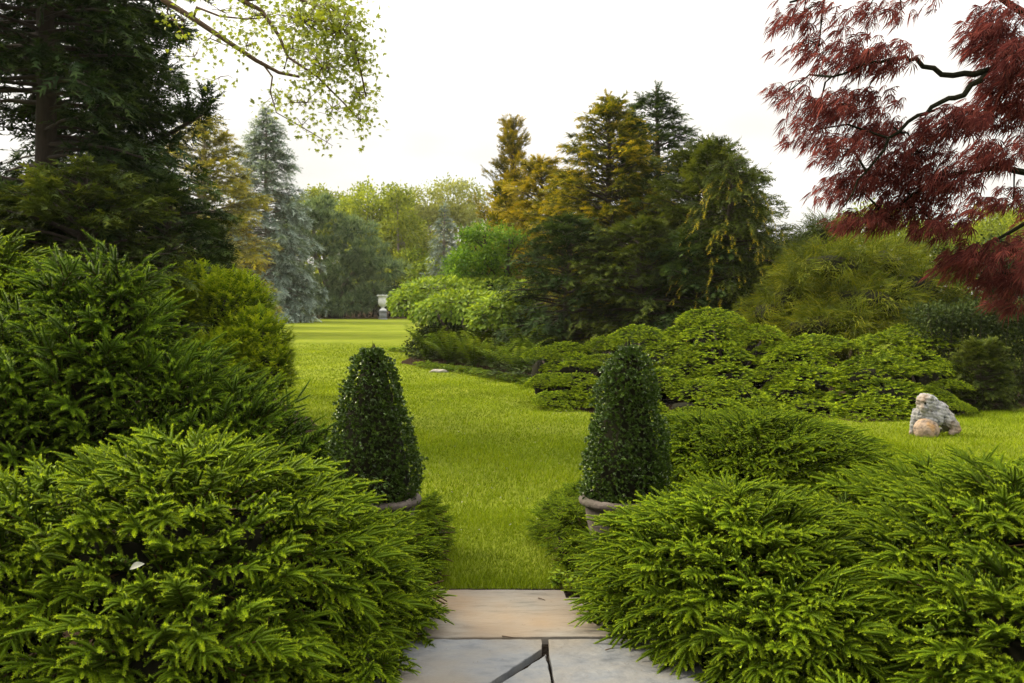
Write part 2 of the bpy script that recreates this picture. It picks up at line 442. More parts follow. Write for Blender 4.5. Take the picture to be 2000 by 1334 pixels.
def slab(name, outline, z0, z1, mat, parent, seed):
    rng = np.random.default_rng(seed)
    pts = np.array(outline, float)
    dense = []
    for a, b in zip(pts, np.roll(pts, -1, axis=0)):
        k = max(2, int(np.linalg.norm(b - a) / 0.06))
        nrm = np.array([-(b - a)[1], (b - a)[0]]) / np.linalg.norm(b - a)
        for j, t in enumerate(np.linspace(0, 1, k, endpoint=False)):
            dense.append(a + (b - a) * t + (nrm * rng.normal(0, 0.0025) if j else 0))
    bm = bmesh.new()
    f = bm.faces.new([bm.verts.new((x, y, z1)) for x, y in dense])
    bm.normal_update()
    if f.normal.z < 0:
        f.normal_flip()
    r = bmesh.ops.extrude_face_region(bm, geom=[f])
    for v in [e for e in r['geom'] if isinstance(e, bmesh.types.BMVert)]:
        v.co.z = z1
    for v in bm.verts:
        pass
    low = [v for v in f.verts]
    for v in low:
        v.co.z = z0
    f.normal_flip()
    top = [e for e in r['geom'] if isinstance(e, bmesh.types.BMFace)][0]
    edges = [e for e in top.edges]
    bmesh.ops.bevel(bm, geom=edges, offset=0.006, segments=2, affect='EDGES', profile=0.5)
    bmesh.ops.triangulate(bm, faces=[q for q in bm.faces if len(q.verts) > 4])
    bmesh.ops.recalc_face_normals(bm, faces=bm.faces[:])
    me = bpy.data.meshes.new(name); bm.to_mesh(me); bm.free()
    me.materials.append(mat)
    return link(name, me, parent)

path = sheet('path', [(-0.95, -2.0), (1.05, -2.0), (1.05, 6.62), (-0.95, 6.62)], 0.008, M['joint'])
SLAB_Z = 0.05
s2 = lambda *p: [tuple(on_ground(a, b, SLAB_Z)[:2]) for a, b in p]
slab('flagstone', s2((800, 1152), (1100, 1153), (1106, 1168), (1275, 1168), (1340, 1243), (745, 1246)), 0.0, SLAB_Z + 0.003, M['slab_beige'], path, 1)
slab('flagstone', s2((742, 1249), (1058, 1248), (1058, 1267), (955, 1334), (800, 1437), (660, 1437)), 0.0, SLAB_Z, M['slab_blue'], path, 2)
slab('flagstone', s2((1064, 1279), (1067, 1277), (1077, 1334), (1094, 1437), (826, 1437), (974, 1336)), 0.0, SLAB_Z - 0.002, M['slab_blue'], path, 3)
slab('flagstone', s2((1071, 1248), (1342, 1246), (1440, 1437), (1102, 1437), (1083, 1334), (1072, 1270)), 0.0, SLAB_Z, M['slab_blue'], path, 4)
yy = on_ground(1000, 1447, SLAB_Z)[1]
for k, (y1, y0, cut) in enumerate([(yy, 3.3, 0.2), (3.285, 2.1, -0.25), (2.085, 0.9, 0.3), (0.885, -0.3, 0.0), (-0.315, -1.9, -0.2)]):
    slab('flagstone', [(-0.9, y1), (cut, y1), (cut + 0.04, y0), (-0.9, y0)], 0.0, SLAB_Z, M['slab_blue' if k % 2 else 'slab_beige'], path, 10 + k)
    slab('flagstone', [(cut + 0.015, y1), (1.0, y1), (1.0, y0), (cut + 0.055, y0)], 0.0, SLAB_Z - 0.001, M['slab_blue'], path, 20 + k)

# ------------------------------------------------------------------ leaf and shoot templates
def spike(g, base, d, side, length, half, t0, t1):
    """one needle-like triangle"""
    b = np.asarray(base); 
    return g.add([b - side * half, b + side * half, b + d * length], [(0, 1, 2)], [t0, t0, t1])

def shoot(g, base, d, up, L, nl, n, rng, droop=0.18, t0=0.30, t1=0.95, half=0.0022, core=0.0065, lite=False):
    """a bottle-brush conifer shoot"""
    d = norm(d); R = frames(d[None], up)[0]
    k = np.arange(n)
    t = (k + rng.random(n)) / n
    a = k * 2.39996 + rng.random(n) * 0.8
    ax = np.stack([L * t, np.zeros(n), -droop * L * t * t], 1)
    rad = np.stack([np.zeros(n), np.cos(a), np.sin(a)], 1)
    fw = np.where(t > 0.88, 1.5, 0.85)[:, None]
    nd = norm(rad + fw * np.array([1, 0, -droop * 1.2]) + np.array([0, 0, 0.22]) + rng.normal(0, 0.12, (n, 3)))
    ln = nl * (1.05 - 0.40 * t) * rng.uniform(0.8, 1.15, n)
    sd = norm(np.cross(nd, np.stack([np.ones(n), np.zeros(n), np.zeros(n)], 1)))
    b = ax
    V = np.stack([b - sd * half, b + sd * half, b + nd * ln[:, None]], 1)
    tt = t0 + (t1 - t0) * t ** 1.2 + rng.normal(0, 0.06, n)
    T = np.stack([tt - 0.22, tt - 0.22, tt + 0.08], 1)
    V = np.einsum('ij,nvj->nvi', R, V) + np.asarray(base)
    g.add(V.reshape(-1, 3), np.arange(3 * n).reshape(-1, 3), np.clip(T.reshape(-1), 0, 1))
    pts = np.array([[L * q, 0, -droop * L * q * q] for q in (0, 0.5, 0.97)]) @ R.T + np.asarray(base)
    if lite:
        tube(g, pts[[0, 2]], [core * 1.5, core], 3, 0.25 * (t0 + t1), cap=False)
    else:
        tube(g, pts, [core, core, core * 0.5], 4, 0.30 * (t0 + t1), cap=False)
    return pts[-1]

def spruce_spray(seed, L=0.38, nside=10, sl=0.145, nl=0.021, n=110, half=0.0023, flat=0.16, t0=0.22, t1=0.92, lite=False):
    rng = np.random.default_rng(seed)
    g = Geo()
    axis = lambda q: np.array([L * q, 0.015 * math.sin(q * 4 + seed), -0.10 * L * q * q])
    for i in range(nside):
        q = 0.12 + 0.80 * i / (nside - 1)
        for s in (-1, 1):
            if rng.random() < 0.08:
                continue
            ang = math.radians(rng.uniform(38, 60) * (1.05 - 0.45 * q)) * s
            l = sl * rng.uniform(0.60, 1.20) * (1.12 - 0.42 * q)
            dv = np.array([math.cos(ang), math.sin(ang), rng.normal(0.10, flat)])
            shoot(g, axis(q), dv, (0, 0, 1), l, nl, int(n * l / sl), rng, 0.34, t0, t1, half, lite=lite)
        if i % 2 == 0:
            dv = np.array([0.8, rng.normal(0, 0.35), 0.55])
            shoot(g, axis(q), dv, (0, 0, 1), sl * 0.7, nl, int(n * 0.7), rng, 0.3, t0, t1, half, lite=lite)
    tube(g, [axis(q) for q in (-0.25, 0.2, 0.6, 1.0)], [0.0055, 0.005, 0.004, 0.003], 4, 0.0, cap=False)
    shoot(g, axis(0.95), (1, 0, -0.1), (0, 0, 1), sl, nl, n, rng, 0.15, t0, t1, half, lite=lite)
    return g

def diamond(g, base, d, up, L, W, t0, t1, fold=0.15):
    R = frames(np.asarray(d, float)[None], up)[0]
    V = np.array([[0, 0, 0], [L * 0.45, W / 2, fold * W], [L, 0, -0.08 * L], [L * 0.45, -W / 2, fold * W]]) @ R.T + np.asarray(base)
    return g.add(V, [(0, 1, 2), (0, 2, 3)], [t0, (t0 + t1) / 2, t1, (t0 + t1) / 2])

def leaf_clump(seed, n=10, size=1.0, leaf=0.35, width=0.6):
    rng = np.random.default_rng(seed); g = Geo()
    for i in range(n):
        p = rng.normal(0, 0.33, 3) * size
        d = norm(p + rng.normal(0, 0.3, 3) + np.array([0, 0, -0.1]))
        t = rng.uniform(0.25, 0.85)
        diamond(g, p, d, rng.normal(0, 1, 3) + np.array([0, 0, 1.2]), leaf * rng.uniform(0.7, 1.2), leaf * width, t - 0.1, t + 0.1)
    return g.tpl()

def flat_frond(seed, n=6, L=1.0, W=0.55, droop=0.25, t0=0.2, t1=0.9, up=0.0):
    """a flattened scale-leaf spray of a cypress: spikes in a fan about an axis"""
    rng = np.random.default_rng(seed); g = Geo()
    ax = lambda q: np.array([L * q, 0, up * L * q - droop * L * q * q])
    for i in range(n):
        q = 0.1 + 0.8 * i / max(1, n - 1)
        for s in (-1, 1):
            an = s * math.radians(rng.uniform(28, 55))
            l = W * (1.0 - 0.5 * q) * rng.uniform(0.7, 1.15)
            d = norm(np.array([math.cos(an), math.sin(an), rng.normal(-0.15, 0.2)]))
            sd = norm(np.cross(d, [0, 0, 1]) + rng.normal(0, 0.25, 3))
            t = t0 + (t1 - t0) * q + rng.normal(0, 0.07)
            spike(g, ax(q), d, sd, l, 0.055 * L + 0.02 * l, t - 0.15, t + 0.1)
    spike(g, ax(0.75), norm(np.array([1, 0, -droop])), np.array([0, 1, 0]), 0.32 * L, 0.06 * L, t1 - 0.1, t1)
    return g.tpl()

def needle_tuft(seed, n=22, spread=0.9, half=0.035, t0=0.2, t1=0.9):
    rng = np.random.default_rng(seed); g = Geo()
    for i in range(n):
        d = norm(np.array([1.0, 0, 0.1]) + rng.normal(0, spread * 0.55, 3))
        sd = norm(np.cross(d, rng.normal(0, 1, 3)))
        q = rng.uniform(0, 0.35)
        t = rng.uniform(t0, t1)
        spike(g, np.array([q, 0, 0]), d, sd, rng.uniform(0.55, 1.0), half, t - 0.1, t + 0.15)
    return g.tpl()

FRONDS = [flat_frond(i, 5) for i in range(5)]
FRONDS_UP = [flat_frond(i + 9, 5, 1.0, 0.5, 0.1, 0.2, 0.9, 0.25) for i in range(5)]
FRONDS_DROOP = [flat_frond(i + 20, 5, 1.0, 0.5, 0.6) for i in range(5)]
TUFTS = [needle_tuft(i) for i in range(5)]
LITE = [spruce_spray(300 + i, nside=7, n=11, half=0.010, lite=True).tpl() for i in range(4)]
LITE_DEEP = [spruce_spray(320 + i, 0.42, 6, 0.17, 0.026, 12, 0.011, 0.30, 0.15, 0.85, lite=True).tpl() for i in range(4)]
CLUMPS = [leaf_clump(i) for i in range(6)]
CLUMPS_FINE = [leaf_clump(i + 10, 14, 1.0, 0.24, 0.55) for i in range(6)]

# ------------------------------------------------------------------ spruce shrubs made of separate branches
def surface_points(lumps, n, rng, zmin=0.03, dmin=0.1, face=-0.45):
    """points and outward normals on the outside of a union of ellipsoids (centre, radii)"""
    P, Nn = [], []
    area = np.array([(r[0] * r[1] + r[0] * r[2] + r[1] * r[2]) for _, r in lumps])
    for (c, r), a in zip(lumps, area / area.sum()):
        c, r = np.array(c), np.array(r)
        k = int(n * 7 * a) + 20
        d = norm(rng.normal(0, 1, (k, 3)))
        P.append(c + d * r); Nn.append(norm(d / r))
    P, Nn = np.concatenate(P), np.concatenate(Nn)
    ok = P[:, 2] > zmin
    for c, r in lumps:
        ok &= (((P - np.array(c)) / (np.array(r) * 0.97)) ** 2).sum(1) > 0.985
    to = norm(np.array([0, 0, CAM_H]) - P)
    ok &= (Nn * to).sum(1) > face
    P, Nn = P[ok], Nn[ok]
    o = rng.permutation(len(P)); P, Nn = P[o], Nn[o]
    keep, chosen = [], np.zeros(len(P), bool)
    for f in (1.5, 1.2, 1.0, 0.8, 0.65):
        for i in range(len(P)):
            if len(keep) >= n:
                break
            if not chosen[i] and (not keep or np.min(((P[keep] - P[i]) ** 2).sum(1)) > (f * dmin) ** 2):
                keep.append(i); chosen[i] = True
    return P[keep], Nn[keep]

def inner_foliage(lumps, n, mat, parent, seed, tpls, scale=1.0, out=0.7, lift=0.12, face=-0.5):
    rng = np.random.default_rng(seed)
    l2 = [(c, tuple(max(x - 0.13 * scale, 0.4 * x) for x in r)) for c, r in lumps]
    P, Nn = surface_points(l2, n, rng, 0.03, 0.085 * scale, face)
    rad = P - np.array(lumps[0][0]); rad[:, 2] = 0
    d = norm(Nn * 0.8 + norm(rad) * out * 0.6 + np.array([0, 0, lift]) + rng.normal(0, 0.28, P.shape))
    g = Geo()
    S = scale * rng.uniform(0.85, 1.25, len(P))
    g.spread_any(tpls, P - d * (0.38 * S)[:, None], frames(d, Nn * 0.8 + rng.normal(0, 0.3, P.shape) + np.array([0, 0, 0.55])), S, rng.normal(-0.08, 0.06, len(P)), rng)
    return part('inner_foliage', g, mat, parent, stuff=True)

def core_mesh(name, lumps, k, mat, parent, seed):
    """solid near-black body that puts shade inside a shrub"""
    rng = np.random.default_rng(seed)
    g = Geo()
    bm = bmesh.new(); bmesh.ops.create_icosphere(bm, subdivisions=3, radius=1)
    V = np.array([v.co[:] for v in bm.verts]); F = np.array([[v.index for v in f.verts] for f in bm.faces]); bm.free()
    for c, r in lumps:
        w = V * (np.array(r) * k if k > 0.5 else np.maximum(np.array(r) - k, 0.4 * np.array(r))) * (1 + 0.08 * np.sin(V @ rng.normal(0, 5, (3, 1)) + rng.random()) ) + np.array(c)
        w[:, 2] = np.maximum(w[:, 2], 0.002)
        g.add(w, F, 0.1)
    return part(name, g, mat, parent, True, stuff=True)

def rot_matrix(R, loc, s):
    m = Matrix(((R[0][0] * s, R[0][1] * s, R[0][2] * s, loc[0]), (R[1][0] * s, R[1][1] * s, R[1][2] * s, loc[1]),
                (R[2][0] * s, R[2][1] * s, R[2][2] * s, loc[2]), (0, 0, 0, 1)))
    return m

def branch_shrub(name, label, cat, lumps, n, meshes, seed, scale=1.0, dmin=0.13, out=0.7, lift=0.12, reach=0.40, group=None, core=0.40, inner=230, zmin=0.06, face=-0.45):
    rng = np.random.default_rng(seed)
    base = (lumps[0][0][0], lumps[0][0][1], 0.0)
    t = thing(name, label, cat, base, group)
    core_mesh('shade_core', lumps, core, M['dark_twig_and_shade'], t, seed)
    inner_foliage(lumps, inner, meshes[0].materials[0], t, seed + 50, LITE if meshes is SPRAY else LITE_DEEP, scale, out, lift)
    P, Nn = surface_points(lumps, n, rng, zmin, dmin, face)
    rad = P - np.array(lumps[0][0]); rad[:, 2] = 0
    for (c, r) in lumps[1:]:
        m = ((((P - np.array(c)) / np.array(r)) ** 2).sum(1)) < 1.1
        q = P[m] - np.array(c); q[:, 2] = 0; rad[m] = 0.5 * norm(rad[m]) + 0.5 * norm(q)
    d = norm(Nn * 0.55 + norm(rad) * out + np.array([0, 0, lift]) + rng.normal(0, 0.16, P.shape))
    up = Nn * 0.8 + np.array([0, 0, 0.55]) + rng.normal(0, 0.12, P.shape)
    R = frames(d, up)
    S = scale * rng.uniform(0.70, 1.25, len(P))
    inset = rng.uniform(-0.25, 0.12, len(P)) * scale * 0.3
    for i in range(len(P)):
        o = bpy.data.objects.new('branch', meshes[int(rng.integers(0, len(meshes)))])
        COL.objects.link(o)
        o.parent = t
        loc = P[i] - d[i] * (reach * S[i]) + Nn[i] * inset[i] - np.array(base)
        o.matrix_local = rot_matrix(R[i], loc, S[i])
    return t

SPRAY = [spruce_spray(100 + i).mesh('spruce_branch', M['spruce']) for i in range(7)]
SPRAY_DEEP = [spruce_spray(200 + i, 0.40, 6, 0.19, 0.030, 120, 0.0030, 0.38, 0.15, 0.90).mesh('upright_spruce_branch', M['spruce_deep']) for i in range(6)]

near_shrubs = 'low spreading spruces along the path'
branch_shrub('spreading_spruce', 'largest bright green spreading spruce, filling the corner beside the left edge of the flagstones', 'shrub',
             [((-1.85, 5.35, 0.50), (1.22, 1.15, 0.74)), ((-1.05, 5.45, 0.40), (0.52, 0.75, 0.50)), ((-2.7, 4.9, 0.45), (0.9, 1.0, 0.70)), ((-1.6, 4.5, 0.30), (0.75, 0.6, 0.52))],
             300, SPRAY, 11, 1.05, 0.125, group=near_shrubs)
branch_shrub('spreading_spruce', 'narrow bright spruce tongue between the left pot and the flagstone edge', 'shrub',
             [((-0.80, 6.55, 0.16), (0.30, 0.55, 0.42)), ((-0.66, 5.75, 0.10), (0.28, 0.5, 0.26)), ((-0.80, 4.95, 0.08), (0.30, 0.40, 0.24))],
             150, SPRAY, 12, 0.72, 0.08, group=near_shrubs, inner=110)
branch_shrub('spreading_spruce', 'rounded spruce in front of the right pot, overhanging the right edge of the flagstones', 'shrub',
             [((1.27, 5.65, 0.32), (0.80, 0.85, 0.62)), ((0.82, 5.85, 0.24), (0.42, 0.6, 0.52)), ((1.45, 4.95, 0.20), (0.55, 0.5, 0.46))],
             280, SPRAY, 13, 0.92, 0.10, group=near_shrubs)
branch_shrub('spreading_spruce', 'tall darker spruce at the right corner, nearest of those beside the lion lawn', 'shrub',
             [((2.65, 5.15, 0.42), (0.92, 0.95, 0.72)), ((2.35, 4.5, 0.30), (0.65, 0.6, 0.60)), ((2.9, 6.2, 0.35), (1.2, 0.7, 0.66))],
             290, SPRAY, 14, 1.0, 0.115, group=near_shrubs)
branch_shrub('spreading_spruce', 'wide flat topped spruce behind the right pot, in front of the layered spruces', 'shrub',
             [((2.55, 10.3, 0.24), (1.20, 0.95, 0.55)), ((1.9, 10.5, 0.2), (0.6, 0.8, 0.58)), ((3.2, 10.2, 0.18), (0.75, 0.75, 0.48))],
             260, SPRAY, 15, 1.0, 0.12, group=near_shrubs)
branch_shrub('spreading_spruce', 'little spruce peeking up at the bottom edge in front of the rounded spruce', 'shrub',
             [((1.42, 4.0, 0.08), (0.45, 0.35, 0.28)), ((2.0, 3.95, 0.08), (0.4, 0.35, 0.26))],
             80, SPRAY, 16, 0.85, 0.09, group=near_shrubs, inner=50)
branch_shrub('upright_spruce', 'tall dark green spruce with upright shoots, behind the largest spreading spruce', 'shrub',
             [((-3.3, 7.9, 0.9), (0.70, 0.75, 1.30)), ((-3.95, 7.6, 0.8), (0.75, 0.8, 1.05)), ((-2.7, 7.9, 0.6), (0.65, 0.75, 0.98)), ((-2.15, 7.95, 0.4), (0.60, 0.7, 0.85)), ((-1.65, 7.9, 0.25), (0.45, 0.6, 0.66)),
              ((-3.05, 7.8, 1.75), (0.28, 0.3, 0.55)), ((-3.45, 7.7, 1.7), (0.3, 0.3, 0.55))],
             300, SPRAY_DEEP, 17, 1.05, 0.14, 0.55, 0.50, 0.34, inner=330)
branch_shrub('upright_spruce', 'bright green spruce reaching in from the left edge above the dark upright spruce', 'shrub',
             [((-4.5, 8.4, 1.35), (0.9, 0.8, 1.25))],
             120, SPRAY, 18, 1.25, 0.15, 0.7, 0.2, 0.42)

# ------------------------------------------------------------------ clipped cones in their pots
def lathe(g, prof, sides=40, centre=(0, 0, 0), tint=0.5, wob=0.0, seed=0):
    rng = np.random.default_rng(seed)
    prof = np.array(prof, float)
    a = np.linspace(0, 2 * math.pi, sides, endpoint=False)
    V = np.stack([prof[:, None, 0] * np.cos(a), prof[:, None, 0] * np.sin(a), np.broadcast_to(prof[:, None, 1], (len(prof), sides))], -1)
    V = V * (1 + wob * rng.normal(0, 1, V.shape)) + np.array(centre)
    F = []
    for i in range(len(prof) - 1):
        for j in range(sides):
            p, q = i * sides + j, i * sides + (j + 1) % sides
            F += [(p, q, q + sides), (p, q + sides, p + sides)]
    return g.add(V.reshape(-1, 3), F, tint)

OVAL = []
for i in range(4):
    gg = Geo(); rr = np.random.default_rng(i)
    for k in range(6):
        dd = norm(np.array([1, 0, 0.0]) + rr.normal(0, 0.55, 3))
        diamond(gg, np.array([0.25 * k / 7, 0, 0]), dd, rr.normal(0, 1, 3) + np.array([0.3, 0, 1]), rr.uniform(0.75, 1.1), 0.62, 0.25 + 0.06 * k, 0.4 + 0.08 * k)
    OVAL.append(gg.tpl())

def potted_cone(label, x, y, lean, prof, seed):
    rng = np.random.default_rng(seed)
    p = thing('plant_pot', 'weathered stone pot with rolled rim, holding the ' + label[1], 'plant pot', (x, y, 0.0), 'stone pots beside the path')
    g = Geo()
    lathe(g, [(0.0, 0.0), (0.20, 0.0), (0.215, 0.02), (0.205, 0.05), (0.16, 0.09), (0.165, 0.12), (0.20, 0.18), (0.245, 0.28), (0.272, 0.40), (0.282, 0.485), (0.284, 0.50)], 48, (x, y, 0), 0.5, 0.003, seed)
    part('pot_body', g, M['pot'], p, True)
    g = Geo()
    ring = [(0.284, 0.50), (0.305, 0.503), (0.322, 0.518), (0.326, 0.538), (0.318, 0.556), (0.300, 0.566), (0.280, 0.562), (0.270, 0.545), (0.266, 0.50), (0.262, 0.44)]
    lathe(g, ring, 64, (x, y, 0), 0.5, 0.004, seed + 1)
    part('rim', g, M['pot'], p, True)
    g = Geo(); lathe(g, [(0.0, 0.505), (0.12, 0.51), (0.267, 0.50)], 32, (x, y, 0), 0.5, 0.01, seed + 2)
    part('potting_soil', g, M['soil'], p, True)
    c = thing('clipped_holly_cone', label[0], 'topiary', (x, y, 0.5), 'clipped cones beside the path')
    tube(g := Geo(), [(x, y, 0.48), (x + lean * 0.5, y, 1.0), (x + lean, y, 1.5)], [0.022, 0.016, 0.008], 8)
    part('trunk', g, M['bark'], c, True)
    zs = np.array([q[1] for q in prof]); rs = np.array([q[0] for q in prof])
    n = 4800
    zz = rng.uniform(zs[0], zs[-1], n * 3)
    r0 = np.interp(zz, zs, rs)
    keep = rng.random(n * 3) < (r0 + 0.04) / (rs.max() + 0.04)
    zz, r0 = zz[keep][:n], r0[keep][:n]
    a = rng.uniform(0, 2 * math.pi, len(zz))
    bump = 1 + 0.06 * np.sin(3 * a + zz * 9) + 0.05 * np.sin(5 * a - zz * 17 + 1)
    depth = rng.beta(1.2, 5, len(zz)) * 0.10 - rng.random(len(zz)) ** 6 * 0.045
    rr_ = np.maximum(r0 * bump - depth, 0.01)
    P = np.stack([x + lean * (zz - zs[0]) / (zs[-1] - zs[0]) + rr_ * np.cos(a), y + rr_ * np.sin(a), zz], 1)
    d = norm(np.stack([np.cos(a), np.sin(a), 0.35 + 0 * a], 1) + rng.normal(0, 0.45, P.shape))
    m_ = 260; q_ = rng.random(m_) ** 0.5 * rs[-1]; a_ = rng.uniform(0, 6.283, m_)
    P = np.concatenate([P, np.stack([x + lean + q_ * np.cos(a_), y + q_ * np.sin(a_), zs[-1] + rng.uniform(-0.02, 0.03, m_)], 1)])
    d = np.concatenate([d, norm(rng.normal(0, 0.5, (m_, 3)) + np.array([0, 0, 1.0]))]); depth = np.concatenate([depth, np.zeros(m_)])
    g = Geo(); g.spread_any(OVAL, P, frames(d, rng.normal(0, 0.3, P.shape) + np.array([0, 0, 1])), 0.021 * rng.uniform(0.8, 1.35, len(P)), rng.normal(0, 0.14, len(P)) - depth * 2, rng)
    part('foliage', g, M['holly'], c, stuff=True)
    g = Geo(); lathe(g, [(max(r - 0.075, 0.01), z) for r, z in prof], 24, (x + lean * 0.5, y, 0), 0.0, 0.04, seed)  # near-black body painted as the shade between the leaves
    part('shade_core', g, M['dark_twig_and_shade'], c, True)

potted_cone(('blunt topped holly cone in the left pot, standing against open lawn', 'blunt topped holly cone left of the path'), -0.97, 7.0, -0.02,
            [(0.27, 0.52), (0.315, 0.62), (0.30, 0.78), (0.275, 0.95), (0.235, 1.15), (0.19, 1.33), (0.155, 1.44), (0.125, 1.52), (0.085, 1.565)], 31)
potted_cone(('knobbly holly cone in the right pot, before the layered spruces', 'knobbly holly cone right of the path'), 0.80, 7.0, 0.025,
            [(0.26, 0.52), (0.295, 0.62), (0.285, 0.80), (0.265, 0.98), (0.225, 1.13), (0.20, 1.22), (0.215, 1.32), (0.170, 1.44), (0.135, 1.53), (0.08, 1.58)], 32)

# leafy ground cover at the foot of the pots
def ground_cover(name, label, cat, spots, n, leaf, mat, seed, group=None, height=0.25):
    rng = np.random.default_rng(seed)
    base = (spots[0][0], spots[0][1], 0.0)
    t = thing(name, label, cat, base, group)
    g, gs = Geo(), Geo()
    for (x, y, r, h) in spots:
        for k in range(n):
            a, q = rng.uniform(0, 2 * math.pi), math.sqrt(rng.random())
            px, py = x + r * q * math.cos(a), y + r * q * math.sin(a)
            hh = h * (1 - 0.55 * q * q) * rng.uniform(0.55, 1.05)
            top = np.array([px + 0.05 * math.cos(a), py + 0.05 * math.sin(a), hh])
            tube(gs, [(px, py, 0), ((px + top[0]) / 2, (py + top[1]) / 2, hh * 0.6), top], [0.003, 0.0025, 0.002], 3, 0.3, False)
            m_ = int(rng.integers(5, 9))
            for i in range(m_):
                b = 2 * math.pi * i / m_ + rng.random()
                d = norm(np.array([math.cos(b), math.sin(b), rng.uniform(-0.15, 0.5)]))
                tt = rng.uniform(0.3, 0.9)
                zo = top - np.array([0, 0, rng.random() * 0.4 * hh])
                diamond(g, zo, d, (0, 0, 1), leaf * rng.uniform(0.75, 1.2), leaf * 0.55, tt - 0.15, tt + 0.05)
    part('foliage', g, mat, t, stuff=True)
    part('stems', gs, M['twig'], t, stuff=True)
    return t

branch_shrub('small_spruce', 'small bright spruce hugging the lawn side of the right pot', 'shrub',
             [((0.42, 7.35, 0.12), (0.20, 0.34, 0.36)), ((0.36, 7.9, 0.10), (0.24, 0.34, 0.30)), ((0.44, 6.95, 0.08), (0.15, 0.20, 0.24)), ((0.55, 8.4, 0.1), (0.3, 0.35, 0.32))],
             150, SPRAY, 41, 0.46, 0.05, inner=70, group='small spruces by the pots')
branch_shrub('small_spruce', 'small bright spruce peeping out lawnwards of the left pot', 'shrub',
             [((-0.60, 7.1, 0.10), (0.13, 0.24, 0.34)), ((-0.64, 7.6, 0.10), (0.20, 0.30, 0.38)), ((-0.56, 6.75, 0.06), (0.11, 0.16, 0.22))],
             110, SPRAY, 42, 0.44, 0.05, inner=60, group='small spruces by the pots')
ground_cover('ground_cover_plant', 'small yellow green seedling clump at the right back corner of the sandstone slab', 'plant',
             [(0.44, 6.62, 0.12, 0.20), (0.56, 6.45, 0.10, 0.14)], 20, 0.060, M['spruce'], 43)

# ------------------------------------------------------------------ layered spruces: shelves of foliage
def pad_mesh(seed):
    """one cushion of a layered spruce: fine sprays shingled over a low flat bottomed dome; unit radius"""
    rng = np.random.default_rng(seed)
    g = Geo()
    n = 760
    a = rng.uniform(0, 2 * math.pi, n)
    q = np.where(rng.random(n) < 0.45, rng.uniform(0.78, 1.0, n), np.sqrt(rng.random(n)))
    lob = 1 + 0.10 * np.sin(3 * a + seed) + 0.07 * np.sin(5 * a + 2 * seed) + 0.04 * np.sin(9 * a + seed * 3)
    z = 0.46 * (1 - q ** 2.8)
    z = 0.7 * z + 0.3 * (np.floor(z / 0.11) + 0.5) * 0.11 + rng.normal(0, 0.014, n)     # faint tiers
    P = np.stack([q * lob * np.cos(a), q * lob * np.sin(a), z + 0.03 * np.sin(4 * a + seed + 5 * q)], 1)
    out = np.stack([np.cos(a), np.sin(a), 0 * a], 1)
    d = norm(out * (0.45 + 0.6 * q[:, None]) + np.array([0, 0, 1.0]) * (0.30 - 0.35 * q[:, None] ** 2) + rng.normal(0, 0.22, P.shape))
    up = np.array([0, 0, 1.0]) + 0.5 * out * q[:, None] + rng.normal(0, 0.15, P.shape)
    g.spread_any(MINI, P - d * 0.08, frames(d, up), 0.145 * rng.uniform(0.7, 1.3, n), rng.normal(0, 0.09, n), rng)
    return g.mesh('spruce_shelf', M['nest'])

def mini_spray(seed):
    rng = np.random.default_rng(seed); g = Geo()
    for i in range(6):
        q = 0.1 + 0.8 * i / 5
        for s in (-1, 1):
            an = s * math.radians(rng.uniform(30, 55))
            d = norm(np.array([math.cos(an), math.sin(an), rng.normal(0.02, 0.07)]))
            b = np.array([q, 0, -0.12 * q * q]); l = 0.5 * (1.1 - 0.5 * q)
            for k in range(2):
                sd = norm(np.cross(d, rng.normal(0, 1, 3)))
                mid = b + d * l * 0.5
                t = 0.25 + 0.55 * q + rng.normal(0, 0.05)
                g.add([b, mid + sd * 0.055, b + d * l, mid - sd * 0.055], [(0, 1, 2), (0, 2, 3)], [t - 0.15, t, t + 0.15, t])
    spike(g, np.array([0.7, 0, -0.05]), np.array([1.0, 0, -0.1]), np.array([0, 1.0, 0]), 0.42, 0.06, 0.7, 0.95)
    return g.tpl()

MINI = [mini_spray(i) for i in range(5)]
SHELF = [pad_mesh(i) for i in range(4)]

def layered_shrub(label, pads, seed, group='layered spruces behind the lawn'):
    """pads: (px, py, depth, half width in photo pixels) of the top middle of each shelf"""
    rng = np.random.default_rng(seed)
    c = np.array([at(p[0], p[1], p[2]) for p in pads])
    base = (float(c[:, 0].mean()), float(c[:, 1].mean()) + 0.3, 0.0)
    t = thing('layered_spruce', label, 'shrub', base, group)
    g = Geo()
    for (px, py, dep, hw) in pads:
        p = at(px, py, dep); w = 1.0 * hw / F_PX * dep
        p[2] -= 0.48 * w
        p[1] += 0.3 * w
        o = bpy.data.objects.new('foliage_shelf', SHELF[int(rng.integers(0, 4))])
        COL.objects.link(o); o.parent = t
        o.location = p - np.array(base)
        o.rotation_euler = (rng.normal(0, 0.05) + 0.06, rng.normal(0, 0.06), rng.uniform(0, 6.28))
        o.scale = (w, w, w * rng.uniform(0.80, 1.05))
        q = np.array(base)
        tube(g, [(q[0] + rng.normal(0, 0.08), q[1] + 0.2, 0), (0.5 * (q[0] + p[0]), 0.5 * (q[1] + p[1]) + 0.1, p[2] * 0.5), (p[0], p[1], p[2] - 0.05)], [0.05, 0.035, 0.015], 5)
    part('stems', g, M['bark'], t, True)
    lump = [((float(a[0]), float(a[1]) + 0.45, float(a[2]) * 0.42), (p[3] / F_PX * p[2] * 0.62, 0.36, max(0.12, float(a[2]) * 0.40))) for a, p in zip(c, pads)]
    core_mesh('shade_core', lump, 0.8, M['dark_twig_and_shade'], t, seed)

